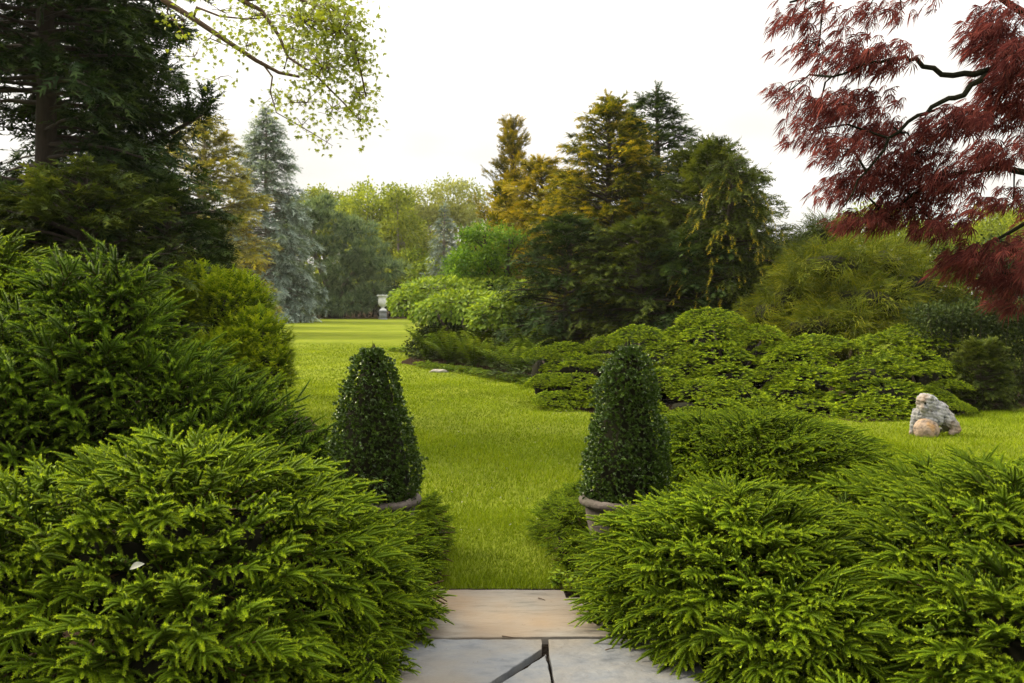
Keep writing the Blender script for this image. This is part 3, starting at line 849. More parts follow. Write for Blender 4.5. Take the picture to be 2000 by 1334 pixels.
layered_shrub('low layered spruce with stepped rounded shelves at the lawn edge, furthest left of its row',
              [(1060, 680, 18.6, 42), (1100, 668, 19.0, 50), (1120, 694, 18.4, 62), (1070, 735, 18.0, 48), (1180, 690, 18.4, 46),
               (1068, 728, 17.9, 44), (1128, 728, 17.7, 56), (1075, 768, 17.2, 40), (1105, 762, 17.3, 62), (1170, 745, 17.4, 56), (1190, 775, 16.9, 52), ], 51)
layered_shrub('layered spruce with broad sloping shelves directly behind the right cone',
              [(1250, 636, 19.4, 62), (1190, 660, 19.0, 48), (1300, 664, 18.8, 66), (1340, 700, 18.3, 62), (1290, 722, 17.8, 66), 
               (1370, 742, 17.4, 66), (1400, 778, 16.8, 60), (1250, 775, 16.9, 60), (1345, 795, 16.6, 50)], 52)
layered_shrub('tallest layered spruce, crowned by a rounded topmost shelf',
              [(1395, 598, 19.6, 66), (1390, 628, 19.2, 80), (1490, 636, 19.2, 56), (1400, 668, 18.7, 80), (1420, 712, 18.0, 74),
               (1440, 752, 17.4, 74), (1480, 780, 16.9, 56), (1520, 668, 18.8, 44)], 53)
layered_shrub('layered spruce with a wide lower dome, left behind the stone lion',
              [(1590, 650, 18.6, 76), (1560, 678, 18.2, 76), (1530, 708, 17.8, 64), (1720, 694, 17.0, 96), (1590, 720, 17.4, 78), (1740, 742, 16.4, 104),
               (1550, 750, 17.2, 68), (1720, 778, 16.0, 86), (1600, 784, 16.3, 70), (1820, 752, 16.6, 48)], 54)
layered_shrub('layered spruce with several flat shelves rising behind the lion, right of its row',
              [(1790, 634, 18.8, 86), (1740, 652, 18.6, 66), (1790, 684, 18.0, 80), (1845, 704, 17.6, 52), (1860, 742, 16.8, 44), (1860, 778, 16.4, 46), (1880, 790, 16.2, 32)], 55)

# ------------------------------------------------------------------ trees
def bough(seed, L, fronds, fsize, droop=0.25, lift=0.0, inner=0.3, per=9.0, hang=0.0, flat=0.35):
    """a conifer branch of length L along +X with sprays along its sides"""
    rng = np.random.default_rng(seed)
    n = max(4, int(per * L / fsize))
    q = inner + (1 - inner) * rng.random(n) ** 0.8
    ax = np.stack([L * q, rng.normal(0, 0.02, n), L * (lift * q - droop * q * q)], 1)
    side = rng.uniform(-1, 1, n)
    w = 0.34 * L * (1.05 - q) + 0.25 * fsize
    P = ax + np.stack([0.3 * np.abs(side) * w, side * w, rng.normal(0, 0.12 * flat * L, n)], 1)
    d = norm(np.stack([0.7 + 0 * q, side * 1.1, -hang - droop * q + rng.normal(0, 0.2, n)], 1) + rng.normal(0, 0.22, (n, 3)))
    g = Geo()
    g.spread_any(fronds, P - d * 0.3 * fsize, frames(d, np.array([0, 0, 1.0]) + rng.normal(0, 0.25, (n, 3))), fsize * rng.uniform(0.7, 1.25, n), rng.normal(0, 0.10, n) + 0.25 * (q - 0.7), rng)
    return g.tpl()

def limb_tpl(L, droop, lift, r):
    g = Geo()
    tube(g, [(L * q, 0, L * (lift * q - droop * q * q)) for q in (0, 0.35, 0.7, 0.95)], [r, r * 0.7, r * 0.4, r * 0.12], 4, 0.3, False)
    return g.tpl()

def conifer(name, label, cat, base, H, R, mats, seed, z0=0.3, nb=90, fronds=None, fsize=0.3, profile=None, elev=(0.5, -0.15), droop=0.25,
            trunk=0.12, gap=0.0, tilt=(0, 0), hang=0.0, group=None, per=7.0, top_tuft=True, inner=0.3, skip=None, jag=0.25, dT=0.0):
    """trunk, limbs and crown of a conifer; elev = limb elevation at the top and the bottom"""
    rng = np.random.default_rng(seed)
    fronds = fronds or FRONDS
    profile = profile or (lambda u: (1 - u) ** 0.8)
    base = np.array([base[0], base[1], 0.0])
    t = thing(name, label, cat, tuple(base), group)
    top = base + np.array([tilt[0], tilt[1], H])
    g = Geo()
    zz = np.linspace(0, 1, 8)
    pts = base + (top - base) * zz[:, None] + np.stack([0.04 * np.sin(zz * 7 + seed), 0.04 * np.cos(zz * 6 + seed), 0 * zz], 1) * (R ** 0.5)
    tube(g, pts, trunk * (1 - zz) ** 0.8 + 0.015, 8)
    part('trunk', g, mats[1], t, True)
    lens = [R * k for k in (0.18, 0.34, 0.55, 0.78, 1.05)]
    lens = [max(l, fsize * 0.9) for l in lens]
    T = [[bough(seed * 31 + 7 * i + j, l, fronds, fsize, droop, 0.0, inner if l > 1.5 * fsize else 0.0, per, hang) for j in range(2)] for i, l in enumerate(lens)]
    LT = [limb_tpl(l, droop, 0.0, 0.016 * l + 0.008) for l in lens]
    g, gl = Geo(), Geo()
    u = np.sort((np.arange(nb) + rng.random(nb)) / nb) ** 0.9
    az = np.arange(nb) * 2.39996 + rng.random(nb) * 1.2
    for ui, ai in zip(u, az):
        h = z0 + (H * 0.985 - z0) * ui
        if skip is not None and skip(h, ai):
            continue
        if h > 8.2 and base[1] < 18 and rng.random() < 0.75:   # far above the view
            continue
        if rng.random() < gap:
            continue
        r = max(R * profile(ui) * rng.uniform(1 - jag, 1 + jag), fsize * 0.6)
        e = elev[1] + (elev[0] - elev[1]) * ui + rng.normal(0, 0.10)
        d = np.array([[math.cos(ai) * math.cos(e), math.sin(ai) * math.cos(e), math.sin(e)]])
        i = int(np.argmin(np.abs(np.array(lens) - r)))
        p = base + (top - base) * (h / H)
        Rm = frames(d, (0, 0, 1))
        g.spread(T[i][int(rng.integers(0, 2))], p[None], Rm, r / lens[i], rng.normal(dT, 0.12))
        gl.spread(LT[i], p[None], Rm, r / lens[i])
    if top_tuft:
        k = 10
        dd = norm(np.stack([rng.normal(0, 0.35, k), rng.normal(0, 0.35, k), np.ones(k)], 1))
        g.spread_any(fronds, np.tile(top - np.array([0, 0, 0.25 * fsize]), (k, 1)) - np.array([0, 0, 1]) * rng.random((k, 1)) * fsize, frames(dd, rng.normal(0, 1, (k, 3))), fsize * 0.9, 0.1, rng)
    part('crown', g, mats[0], t, stuff=True)
    part('limbs', gl, mats[1], t, True, stuff=True)
    return t

def lump_points(lumps, n, rng, shell=0.55):
    vol = np.array([r[0] * r[1] * r[2] for _, r in lumps]) ** 0.75
    P, Nn = [], []
    for (c, r), v in zip(lumps, vol / vol.sum()):
        k = max(3, int(n * v))
        d = norm(rng.normal(0, 1, (k, 3)))
        q = 1 - (1 - shell) * rng.random(k) ** 1.6 + rng.normal(0, 0.05, k)
        P.append(np.array(c) + d * np.array(r) * q[:, None]); Nn.append(norm(d / np.array(r)))
    return np.concatenate(P), np.concatenate(Nn)

def broadleaf(name, label, cat, base, lumps, n, size, mat, bark, seed, trunk=0.2, tpls=None, group=None, fork=0.35, shell=0.5, droop=0.0):
    """trunk, limbs into each part of the crown, and the crown as leaf clumps"""
    rng = np.random.default_rng(seed)
    base = np.array([base[0], base[1], 0.0])
    t = thing(name, label, cat, tuple(base), group)
    cz = min(c[2] for c, _ in lumps)
    f = base + np.array([0, 0, max(0.4, cz * fork)])
    g = Geo()
    tube(g, [base, base + (f - base) * 0.5 + rng.normal(0, 0.04, 3), f], [trunk * 1.25, trunk, trunk * 0.85], 8)
    part('trunk', g, bark, t, True)
    g = Geo()
    for c, r in lumps:
        c = np.array(c)
        m_ = f + (c - f) * 0.5 + rng.normal(0, 0.12, 3) * np.linalg.norm(c - f) * 0.5
        tube(g, [f, m_, c], [trunk * 0.6, trunk * 0.35, trunk * 0.14], 5)
        for k in range(7):
            e = c + norm(rng.normal(0, 1, 3)) * np.array(r) * 0.85
            s = m_ + (c - m_) * rng.uniform(0.2, 1)
            tube(g, [s, (s + e) / 2 + rng.normal(0, 0.06, 3) * np.array(r), e], [trunk * 0.12, trunk * 0.08, trunk * 0.03], 4, 0.3, False)
    part('limbs', g, bark, t, True, stuff=True)
    Q, _ = lump_points(lumps, 26 + 5 * len(lumps), rng, 0.85)
    k_ = 0.40 * np.mean([0.5 * (r[0] + r[2]) for _, r in lumps])
    subs = [(tuple(q), (k_ * rng.uniform(0.7, 1.3), k_, k_ * rng.uniform(0.5, 0.85))) for q in Q if q[2] > 0.3]
    P1, N1 = lump_points(subs, int(n * 0.8), rng, 0.8)
    P2, N2 = lump_points(lumps, int(n * 0.3), rng, shell)
    P, Nn = np.concatenate([P1, P2]), np.concatenate([N1, N2])
    m_ = P[:, 2] > 0.15; P, Nn = P[m_], Nn[m_]
    d = norm(Nn + rng.normal(0, 0.5, P.shape) - np.array([0, 0, droop]))
    g = Geo()
    g.spread_any(tpls or CLUMPS, P, frames(d, rng.normal(0, 0.6, P.shape) + np.array([0, 0, 1.0])), size * rng.uniform(0.7, 1.3, len(P)), rng.normal(0, 0.13, len(P)), rng)
    part('crown', g, mat, t, stuff=True)
    return t

def L3(px, py, dep, rx, ry, ry_depth=None):
    """an ellipsoid given by the photo pixels it covers and its distance"""
    k = dep / F_PX
    return (tuple(at(px, py, dep)), (rx * k, (ry_depth or rx) * k, ry * k))

# ---- the far side of the lawn
GOLD = (M['cedar_gold'], M['bark_grey'])
conifer('gold_cedar', 'golden cedar with airy flat boughs, left of the tall blue spruce', 'tree', at(388, 622, 52)[:2], 11.3, 3.4, GOLD, 61, 1.5, 150, FRONDS, 0.55,
        lambda u: (1 - u ** 2.5) * 0.95 + 0.08, (0.55, -0.05), 0.12, 0.22, 0.1, per=7, tilt=(0.6, 0))
conifer('gold_cedar', 'bronze green conifer filling in behind the golden cedar and the blue spruce', 'tree', at(455, 622, 62)[:2], 7.6, 2.6, (M['bronze_conifer'], M['bark']), 62, 0.6, 80, FRONDS, 0.55,
        lambda u: (1 - u) ** 0.6, (0.5, -0.1), 0.2, 0.2, per=7)
conifer('blue_spruce', 'tall slim silver blue spruce rising above the far edge of the lawn', 'tree', at(524, 622, 74)[:2], 15.8, 4.3, (M['blue_spruce'], M['bark_grey']), 63, 1.0, 250, FRONDS_DROOP, 0.7,
        lambda u: (1 - u) ** 0.72 + 0.03, (0.55, -0.25), 0.15, 0.25, per=7, jag=0.2)
conifer('blue_spruce', 'small blue grey spruce in the distance behind the vine covered stump', 'tree', at(868, 622, 88)[:2], 9.9, 1.9, (M['blue_spruce'], M['bark_grey']), 64, 1.0, 90, FRONDS_DROOP, 0.6,
        lambda u: (1 - u) ** 0.75 + 0.05, (0.5, -0.2), 0.15, 0.18, per=7, dT=-0.12)

def pine_tree():
    rng = np.random.default_rng(65)
    b = at(655, 622, 87); b[2] = 0
    t = thing('spreading_pine', 'broad grey green pine with sweeping low limbs at the far edge of the lawn', 'tree', tuple(b))
    D = 87
    g = Geo()
    f = b + np.array([0, 0, 2.2])
    tube(g, [b, b + np.array([0.05, 0, 0.9]), f], [0.75, 0.52, 0.45], 10)
    part('trunk', g, M['bark'], t, True)
    for pts, r in ([[(648, 608), (620, 610), (590, 598), (570, 570)], 0.20], [[(650, 612), (600, 606), (560, 598), (520, 590)], 0.13], [[(662, 612), (680, 602), (690, 588), (694, 568)], 0.16], [[(654, 600), (640, 560), (615, 500), (612, 440)], 0.26], [[(656, 600), (670, 560), (700, 520), (715, 490)], 0.2]):
        g = Geo(); w = np.array([at(x, y, D - 0.5 * i) for i, (x, y) in enumerate(pts)])
        tube(g, w, r * np.linspace(1.2, 0.5, len(w)), 6)
        part('limb', g, M['bark_grey'], t, True)
    ys = [398, 425, 455, 490, 530, 560, 585, 602]
    lo, hi = [606, 580, 562, 550, 522, 506, 530, 560], [628, 660, 722, 752, 766, 748, 716, 690]
    plates = []
    for k in range(64):
        py = 400 + 200 * rng.random() ** 0.8
        a_, b_ = np.interp(py, ys, lo), np.interp(py, ys, hi)
        px = rng.uniform(a_, b_)
        if 640 < px < 690 and py < 425 + 0.6 * (px - 640) - 0.0 and py < 450:
            continue
        plates.append(L3(px, py, D + rng.uniform(-2.6, 0.5), rng.uniform(20, 36), rng.uniform(7, 12), 24))
    P, Nn = lump_points(plates, 3000, rng, 0.7)
    d = norm(Nn + np.array([0, 0, 0.5]) + rng.normal(0, 0.35, P.shape))
    g = Geo(); g.spread_any(TUFTS, P, frames(d, rng.normal(0, 1, P.shape)), 0.72 * rng.uniform(0.7, 1.3, len(P)), rng.normal(0.0, 0.14, len(P)), rng)
    part('crown', g, M['pine'], t, stuff=True)
pine_tree()

far_group = 'spring green trees beyond the lawn'
for lab, bx, D, lumps, n, mat, sd in [
    ('pale spring green tree with two domed crowns against the white sky', 850, 112, [(835, 400, 48, 42), (880, 395, 60, 36), (920, 420, 40, 40), (800, 430, 40, 40), (870, 460, 80, 50), (900, 500, 60, 60)], 2200, 'broadleaf_pale', 71),
    ('mid green tree with a loose feathery top, right of the spreading pine', 735, 100, [(720, 410, 46, 44), (760, 450, 56, 60), (690, 430, 40, 40), (745, 520, 60, 60), (715, 480, 40, 50)], 2000, 'broadleaf', 72),
    ('yellow green tree rising between the blue spruce and the pine', 640, 105, [(615, 400, 34, 30), (650, 410, 36, 36), (590, 410, 26, 30), (620, 450, 60, 50)], 1500, 'broadleaf', 73),
    ('thin pale tree with bare grey stems behind the pine and the urn', 790, 95, [(775, 385, 30, 26), (790, 470, 46, 50), (800, 540, 50, 50), (770, 560, 40, 40)], 1300, 'broadleaf', 74),
    ('yellow green bush under the distant trees behind the weeping umbrella tree', 850, 92, [(840, 560, 50, 50), (890, 560, 50, 40), (820, 530, 30, 40)], 900, 'bright_box', 75),
]:
    broadleaf('spring_tree', lab, 'tree', at(bx, 622, D)[:2], [L3(a, b, D + (i % 3) - 1, c, d) for i, (a, b, c, d) in enumerate(lumps)], n, 0.85, M[mat], M['bark_grey'], sd, 0.28, group=far_group)

g = Geo(); gb = thing('far_hedge', 'dark low clipped hedge along the far edge of the lawn', 'hedge', (-12.0, 91.0, 0.0))
rng = np.random.default_rng(76)
n = 2600
P = np.stack([rng.uniform(-28, 2, n), 91 + rng.uniform(-1.2, 1.5, n), 2.9 * np.sqrt(rng.random(n))], 1)
g.spread_any(CLUMPS, P, frames(norm(rng.normal(0, 1, P.shape) + np.array([0, -1, 0.5])), rng.normal(0, 1, P.shape)), 0.65 * rng.uniform(0.7, 1.3, n), rng.normal(-0.1, 0.12, n), rng)
part('foliage', g, M['hedge'], gb, stuff=True)
g = Geo()
for x in np.linspace(-28, 2, 60):
    tube(g, [(x, 91, 0), (x + 0.2, 91, 1.2), (x - 0.1, 91, 2.4)], [0.08, 0.06, 0.03], 4)
part('stems', g, M['dark_twig_and_shade'], gb, stuff=True)

# a far wood closes the view between the garden's trees
g = Geo(); rng = np.random.default_rng(77)
n = 3200
x = rng.uniform(-75, 110, n)
hmax = 7.5 + 2.5 * np.sin(x * 0.11) + 1.8 * np.sin(x * 0.31 + 1) + np.where(x > 15, 1.0, 0)
P = np.stack([x, 135 + rng.uniform(-5, 6, n), hmax * rng.random(n) ** 0.6], 1)
g.spread_any(CLUMPS, P, frames(norm(rng.normal(0, 1, P.shape) + np.array([0, -1, 0.7])), rng.normal(0, 1, P.shape)), 2.3 * rng.uniform(0.7, 1.3, n), rng.normal(0, 0.15, n), rng)
woods = link('far_woods', g.mesh('far_woods', M['broadleaf'])); woods['kind'] = 'stuff'

# urn on its pedestal
ub = at(748, 622, 82.5); ub[2] = 0
u = thing('garden_urn', 'pale stone urn on a dark square pedestal at the far edge of the lawn', 'urn', tuple(ub))
g = Geo(); k = 1.0
lathe(g, [(0.0, 0.72), (0.30, 0.72), (0.30, 0.78), (0.22, 0.84), (0.13, 0.92), (0.11, 0.98), (0.15, 1.03), (0.16, 1.06), (0.30, 1.14), (0.38, 1.28), (0.40, 1.45), (0.38, 1.66), (0.36, 1.80), (0.42, 1.90), (0.50, 1.96), (0.50, 2.02), (0.44, 2.02), (0.36, 1.90), (0.0, 1.80)], 28, ub)
part('urn_bowl', g, M['urn'], u, True)
def box(g, c, s, tint=0.5, bev=0.0):
    c, s = np.array(c, float), np.array(s, float) / 2
    V = np.array([[x, y, z] for x in (-1, 1) for y in (-1, 1) for z in (-1, 1)]) * s + c
    return g.add(V, [(0, 1, 3), (0, 3, 2), (4, 6, 7), (4, 7, 5), (0, 4, 5), (0, 5, 1), (2, 3, 7), (2, 7, 6), (0, 2, 6), (0, 6, 4), (1, 5, 7), (1, 7, 3)], tint)
g = Geo(); box(g, ub + np.array([0, 0, 0.33]), (0.56, 0.56, 0.54)); box(g, ub + np.array([0, 0, 0.03]), (0.68, 0.68, 0.12)); box(g, ub + np.array([0, 0, 0.66]), (0.66, 0.66, 0.118))
part('pedestal', g, M['pedestal'], u)

# ---- the conifers right of the lawn
OLIVE, DARK, GOLDC, BRONZE = (M['olive_conifer'], M['bark']), (M['dark_conifer'], M['bark']), (M['gold_conifer'], M['bark']), (M['bronze_conifer'], M['bark'])
cone_ = lambda p, q=0.0: (lambda u: (1 - u) ** p + q)
conifer('arborvitae', 'slender olive arborvitae with a ragged top, standing alone left of the conifer group', 'tree', at(1002, 700, 44)[:2], 9.6, 2.3, (M['bronze_conifer'], M['bark']), 81, 0.4, 120, FRONDS_UP, 0.34, cone_(0.55, 0.06), (1.1, 0.6), 0.05, 0.16, per=7, jag=0.45, dT=0.15, gap=0.12)
conifer('gold_arborvitae', 'golden arborvitae in front of the slender olive one', 'tree', at(985, 700, 39)[:2], 6.3, 1.7, GOLDC, 82, 0.3, 100, FRONDS_UP, 0.30, cone_(0.6, 0.06), (1.1, 0.6), 0.05, 0.12, per=8, dT=0.08)
conifer('bronze_conifer', 'bronze gold conifer bridging the arborvitae and the gold tipped cypress', 'tree', at(1055, 700, 36)[:2], 6.9, 2.6, BRONZE, 83, 0.3, 150, FRONDS, 0.34, cone_(0.6, 0.05), (0.7, 0.0), 0.15, 0.14, per=8, jag=0.42)
conifer('gold_cypress', 'big gold tipped cypress with a pointed top, tallest on the left of the conifer group', 'tree', at(1185, 700, 30)[:2], 7.95, 2.9, GOLDC, 84, 0.5, 260, FRONDS, 0.30, cone_(0.68, 0.03), (0.65, -0.05), 0.15, 0.18, 0.06, per=7, dT=-0.06, jag=0.42)
conifer('bronze_conifer', 'olive gold conifer filling the gap left of the big gold tipped cypress', 'tree', at(1112, 700, 33)[:2], 6.1, 2.1, GOLDC, 102, 0.3, 150, FRONDS, 0.32, cone_(0.6, 0.05), (0.7, 0.0), 0.15, 0.14, per=8, jag=0.42, dT=-0.04)
conifer('dark_cypress', 'dark cypress with an open whorled peak, highest of the conifer group', 'tree', at(1280, 700, 32)[:2], 8.6, 2.5, DARK, 85, 1.0, 200, FRONDS, 0.32, cone_(0.62, 0.03), (0.5, -0.05), 0.10, 0.17, 0.12, per=8, jag=0.35, dT=0.1)
conifer('dark_cypress', 'thin dark conifer spire between the gold tipped cypress and the open dark peak', 'tree', at(1232, 700, 30.5)[:2], 7.6, 1.7, DARK, 86, 1.0, 140, FRONDS, 0.26, cone_(0.8, 0.05), (0.8, 0.1), 0.1, 0.12, per=8, dT=0.08)
conifer('green_cypress', 'dense olive green cypress with a rounded top, right of the open dark peak', 'tree', at(1385, 700, 28)[:2], 6.3, 2.7, OLIVE, 87, 0.4, 280, FRONDS, 0.30, lambda u: (1 - u ** 2.2) ** 0.75 * (0.8 + 0.2 * (1 - u)), (0.8, 0.0), 0.2, 0.16, per=7, dT=0.06, jag=0.42)
conifer('gold_cypress', 'dark cypress hung with drooping golden branch tips, at the right end of the conifers', 'tree', at(1425, 700, 25)[:2], 5.4, 1.6, OLIVE, 88, 0.3, 190, FRONDS_DROOP, 0.26, cone_(0.55, 0.08), (0.5, -0.1), 0.3, 0.13, per=8, jag=0.42)
def golden_tips():
    rng = np.random.default_rng(89)
    g = Geo(); root = [o for o in bpy.data.objects if o.get('label', '').startswith('dark cypress hung')][0]
    b = np.array(root.location)
    for k in range(120):
        u = rng.random() ** 1.2; h = 0.3 + 4.7 * u
        a = rng.uniform(math.pi * 0.95, math.pi * 2.05)
        r = 1.6 * ((1 - u) ** 0.55 + 0.14)
        d0 = np.array([math.cos(a), math.sin(a), 0])
        for j in range(4):
            p = b + d0 * (r + 0.09 * j) + np.array([0, 0, h - 0.07 * j - 0.03 * j * j]) + rng.normal(0, 0.04, 3)
            d = norm(d0 + np.array([0, 0, -0.5]) + rng.normal(0, 0.3, 3))
            g.spread(FRONDS_DROOP[k % 5], p[None], frames(d[None], (0, 0, 1)), 0.19, rng.normal(0.15, 0.1))
    part('golden_sprays', g, M['gold_conifer'], root, stuff=True)
golden_tips()
conifer('dark_yew', 'broad dark yew skirting the foot of the gold tipped cypress', 'tree', at(1110, 690, 27)[:2], 4.1, 1.95, DARK, 90, 0.15, 140, FRONDS, 0.26, lambda u: (1 - u ** 1.8) ** 0.6, (0.6, -0.1), 0.15, 0.12, per=7, jag=0.2)
conifer('dark_yew', 'broad olive yew between the dark yew and the golden weeping cypress', 'tree', at(1250, 690, 26)[:2], 3.9, 2.2, OLIVE, 91, 0.15, 140, FRONDS, 0.26, lambda u: (1 - u ** 1.8) ** 0.6, (0.6, -0.1), 0.15, 0.12, per=7, jag=0.2, dT=-0.05)
conifer('dark_yew', 'dark yew tucked between the olive yew and the cypress with golden tips', 'tree', at(1360, 690, 25)[:2], 3.6, 1.9, DARK, 92, 0.15, 120, FRONDS, 0.26, lambda u: (1 - u ** 1.8) ** 0.6, (0.6, -0.1), 0.15, 0.12, per=7, jag=0.2)

# vine draped stump and weeping umbrella tree
broadleaf('vine_covered_stump', 'square topped stump smothered in bright green vine, in front of the arborvitae', 'vine', at(955, 690, 33.5)[:2],
          [L3(945, 485, 33.5, 46, 34, 36), L3(935, 525, 33.3, 58, 36, 36), L3(995, 466, 33.2, 36, 12, 20), L3(900, 538, 33, 34, 28, 30), L3(985, 530, 33.5, 24, 40, 30), L3(945, 458, 33.5, 42, 12, 30), L3(945, 590, 33.5, 60, 40, 36)],
          1500, 0.26, M['vine'], M['bark'], 93, 0.25, CLUMPS, shell=0.75, droop=0.4)

def weeping_dome(name, label, cat, base, domes, leaf, n, mat, seed, trunk_pts):
    """umbrella shaped crown: leaves shingled over drooping domes"""
    rng = np.random.default_rng(seed)
    base = np.array([base[0], base[1], 0.0])
    t = thing(name, label, cat, tuple(base))
    g = Geo()
    for pts, r in trunk_pts:
        tube(g, pts, np.linspace(r, r * 0.5, len(pts)), 7)
    part('trunk', g, M['bark'], t, True)
    g, gl = Geo(), Geo()
    for (c, r) in domes:
        c, r = np.array(c), np.array(r)
        k = int(n * r[0] * r[2] / sum(q[1][0] * q[1][2] for q in domes))
        a = rng.uniform(0, 2 * math.pi, k); e = np.arcsin(rng.uniform(-0.22, 1, k))
        lob = 1 + 0.07 * np.sin(7 * a + seed) + 0.05 * np.sin(11 * a)
        dd = np.stack([np.cos(a) * np.cos(e) * lob, np.sin(a) * np.cos(e) * lob, np.sin(e)], 1)
        P = c + dd * r * (1 - 0.16 * rng.random((k, 1)) ** 1.5)
        out = norm(dd / r)
        d = norm(out * 0.7 + np.array([0, 0, -0.55]) + rng.normal(0, 0.25, P.shape))
        for j in range(k):
            diamond(g, P[j], d[j], out[j] + rng.normal(0, 0.3, 3), leaf * rng.uniform(0.7, 1.25), leaf * 0.55, *(lambda q: (q - 0.1, q + 0.1))(np.clip(0.5 + rng.normal(0, 0.15) + 0.15 * dd[j, 2], 0.12, 0.9)))
        for j in range(9):
            aa = rng.uniform(0, 2 * math.pi)
            tube(gl, [c + np.array([0, 0, r[2] * 0.5]), c + np.array([math.cos(aa), math.sin(aa), 0]) * r * 0.6 + np.array([0, 0, r[2] * 0.55]), c + np.array([math.cos(aa), math.sin(aa), -0.1]) * r * 0.93], [0.02, 0.014, 0.006], 4, 0.3, False)
    part('crown', g, mat, t, stuff=True)
    part('limbs', gl, M['bark'], t, True, stuff=True)

broadleaf('shade_filler', 'added dark shrub form standing in for the shade under the weeping umbrella tree', 'shrub', at(930, 690, 31)[:2],  # dark fill added where shade lies beneath the domes
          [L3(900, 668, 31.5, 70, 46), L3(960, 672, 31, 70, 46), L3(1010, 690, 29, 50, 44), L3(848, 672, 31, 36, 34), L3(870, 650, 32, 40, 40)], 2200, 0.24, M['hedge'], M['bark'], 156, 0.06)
wb = at(905, 690, 30); wb[2] = 0
weeping_dome('weeping_umbrella_tree', 'low weeping tree with bright drooping umbrella domes of leaves over the ferns', 'tree', wb,
             [L3(862, 588, 32, 96, 46, 75), L3(908, 616, 29.6, 98, 48, 65), L3(985, 628, 28.2, 68, 54, 60), L3(955, 575, 33, 84, 34, 70), L3(800, 605, 31, 34, 34, 35), L3(1022, 592, 30.5, 36, 40, 40)], 0.16, 8500, M['umbrella'], 94,
             [([wb, wb + np.array([0.1, 0, 0.8]), at(900, 610, 30)], 0.09), ([wb + np.array([0.05, 0, 0.3]), at(870, 640, 29.6), at(850, 605, 30)], 0.06), ([wb + np.array([0.05, 0, 0.3]), at(960, 640, 29.4), at(985, 600, 29)], 0.06)])

# golden weeping threadleaf cypress
def thread_tpl(seed):
    rng = np.random.default_rng(seed); g = Geo()
    for k in range(7):
        p = rng.normal(0, 0.12, 3); d = norm(np.array([1, rng.normal(0, 0.3), rng.normal(0.15, 0.2)])); w = rng.uniform(0.012, 0.022)
        t = rng.uniform(0.3, 0.75); seg = []
        for j in range(3):
            seg.append(p.copy()); p = p + d * 0.42; d = norm(d + np.array([0.0, 0, -0.62]))
        sd = norm(np.cross(d, rng.normal(0, 1, 3)))
        V = np.concatenate([np.array(seg) - sd * w, np.array(seg) + sd * w * np.linspace(1, 0.2, 3)[:, None]])
        F = [q for j in range(2) for q in ((j, j + 1, j + 4), (j, j + 4, j + 3))]
        g.add(V, F, np.clip(t + np.tile(np.linspace(-0.15, 0.2, 3), 2), 0, 1))
    return g.tpl()
THREADS = [thread_tpl(i) for i in range(6)]
def thread_mound(name, label, cat, base, lumps, n, mat, seed, size=0.5, group=None, tpls=None, rise=0.15, flatten=0.5):
    rng = np.random.default_rng(seed)
    base = np.array([base[0], base[1], 0.0])
    t = thing(name, label, cat, tuple(base), group)
    g = Geo()
    for c, r in lumps:
        tube(g, [base, (base + np.array(c)) / 2 + rng.normal(0, 0.1, 3), np.array(c)], [0.09, 0.06, 0.03], 6)
    part('trunk', g, M['bark'], t, True)
    Q, _ = lump_points(lumps, 34, rng, 0.95)
    k_ = np.mean([r[0] for _, r in lumps]) * 0.42
    small = [(tuple(q * np.array([1, 1, 0.96])), (k_ * rng.uniform(0.8, 1.3), k_, k_ * rng.uniform(0.5, 0.8))) for q in Q if q[2] > 0.5]
    P, Nn = lump_points(small + [(c, tuple(x * 0.9 for x in r)) for c, r in lumps] if tpls is None else lumps, n, rng, 0.72)
    m = P[:, 2] > 0.1; P, Nn = P[m], Nn[m]
    h = Nn.copy(); h[:, 2] = np.maximum(h[:, 2] * flatten, -0.1)
    d = norm(h + rng.normal(0, 0.35, P.shape) + np.array([0, 0, rise]))
    g = Geo(); g.spread_any(tpls or THREADS, P, frames(d, np.array([0, 0, 1.0]) + 0 * P), size * rng.uniform(0.7, 1.3, len(P)), rng.normal(0, 0.12, len(P)), rng)
    part('foliage', g, mat, t, stuff=True)
    core_mesh('shade_core', lumps, 0.62, M['dark_twig_and_shade'], t, seed)
D = 22.5
thread_mound('weeping_threadleaf_cypress', 'wide golden green mound of weeping threadleaf behind the layered spruces', 'shrub', at(1660, 690, D)[:2],
             [L3(1620, 530, D, 90, 55), L3(1700, 520, D + .5, 90, 50), L3(1560, 580, D, 70, 55), L3(1780, 575, D, 80, 60), L3(1680, 600, D - .6, 120, 60), L3(1510, 615, D, 60, 40), L3(1830, 610, D, 46, 45), L3(1610, 640, D - 1, 100, 40)], 3600, M['thread'], 95, 0.42)
thread_mound('weeping_threadleaf_cypress', 'darker rounded threadleaf cypress peeping over the golden mound below the white sky', 'shrub', at(1590, 690, D + 4)[:2],
             [L3(1595, 480, D + 4, 56, 48), L3(1540, 515, D + 4, 60, 46), L3(1640, 500, D + 4, 40, 40), L3(1500, 540, D + 4, 50, 60)], 1500, M['olive_conifer'], 96, 0.5)

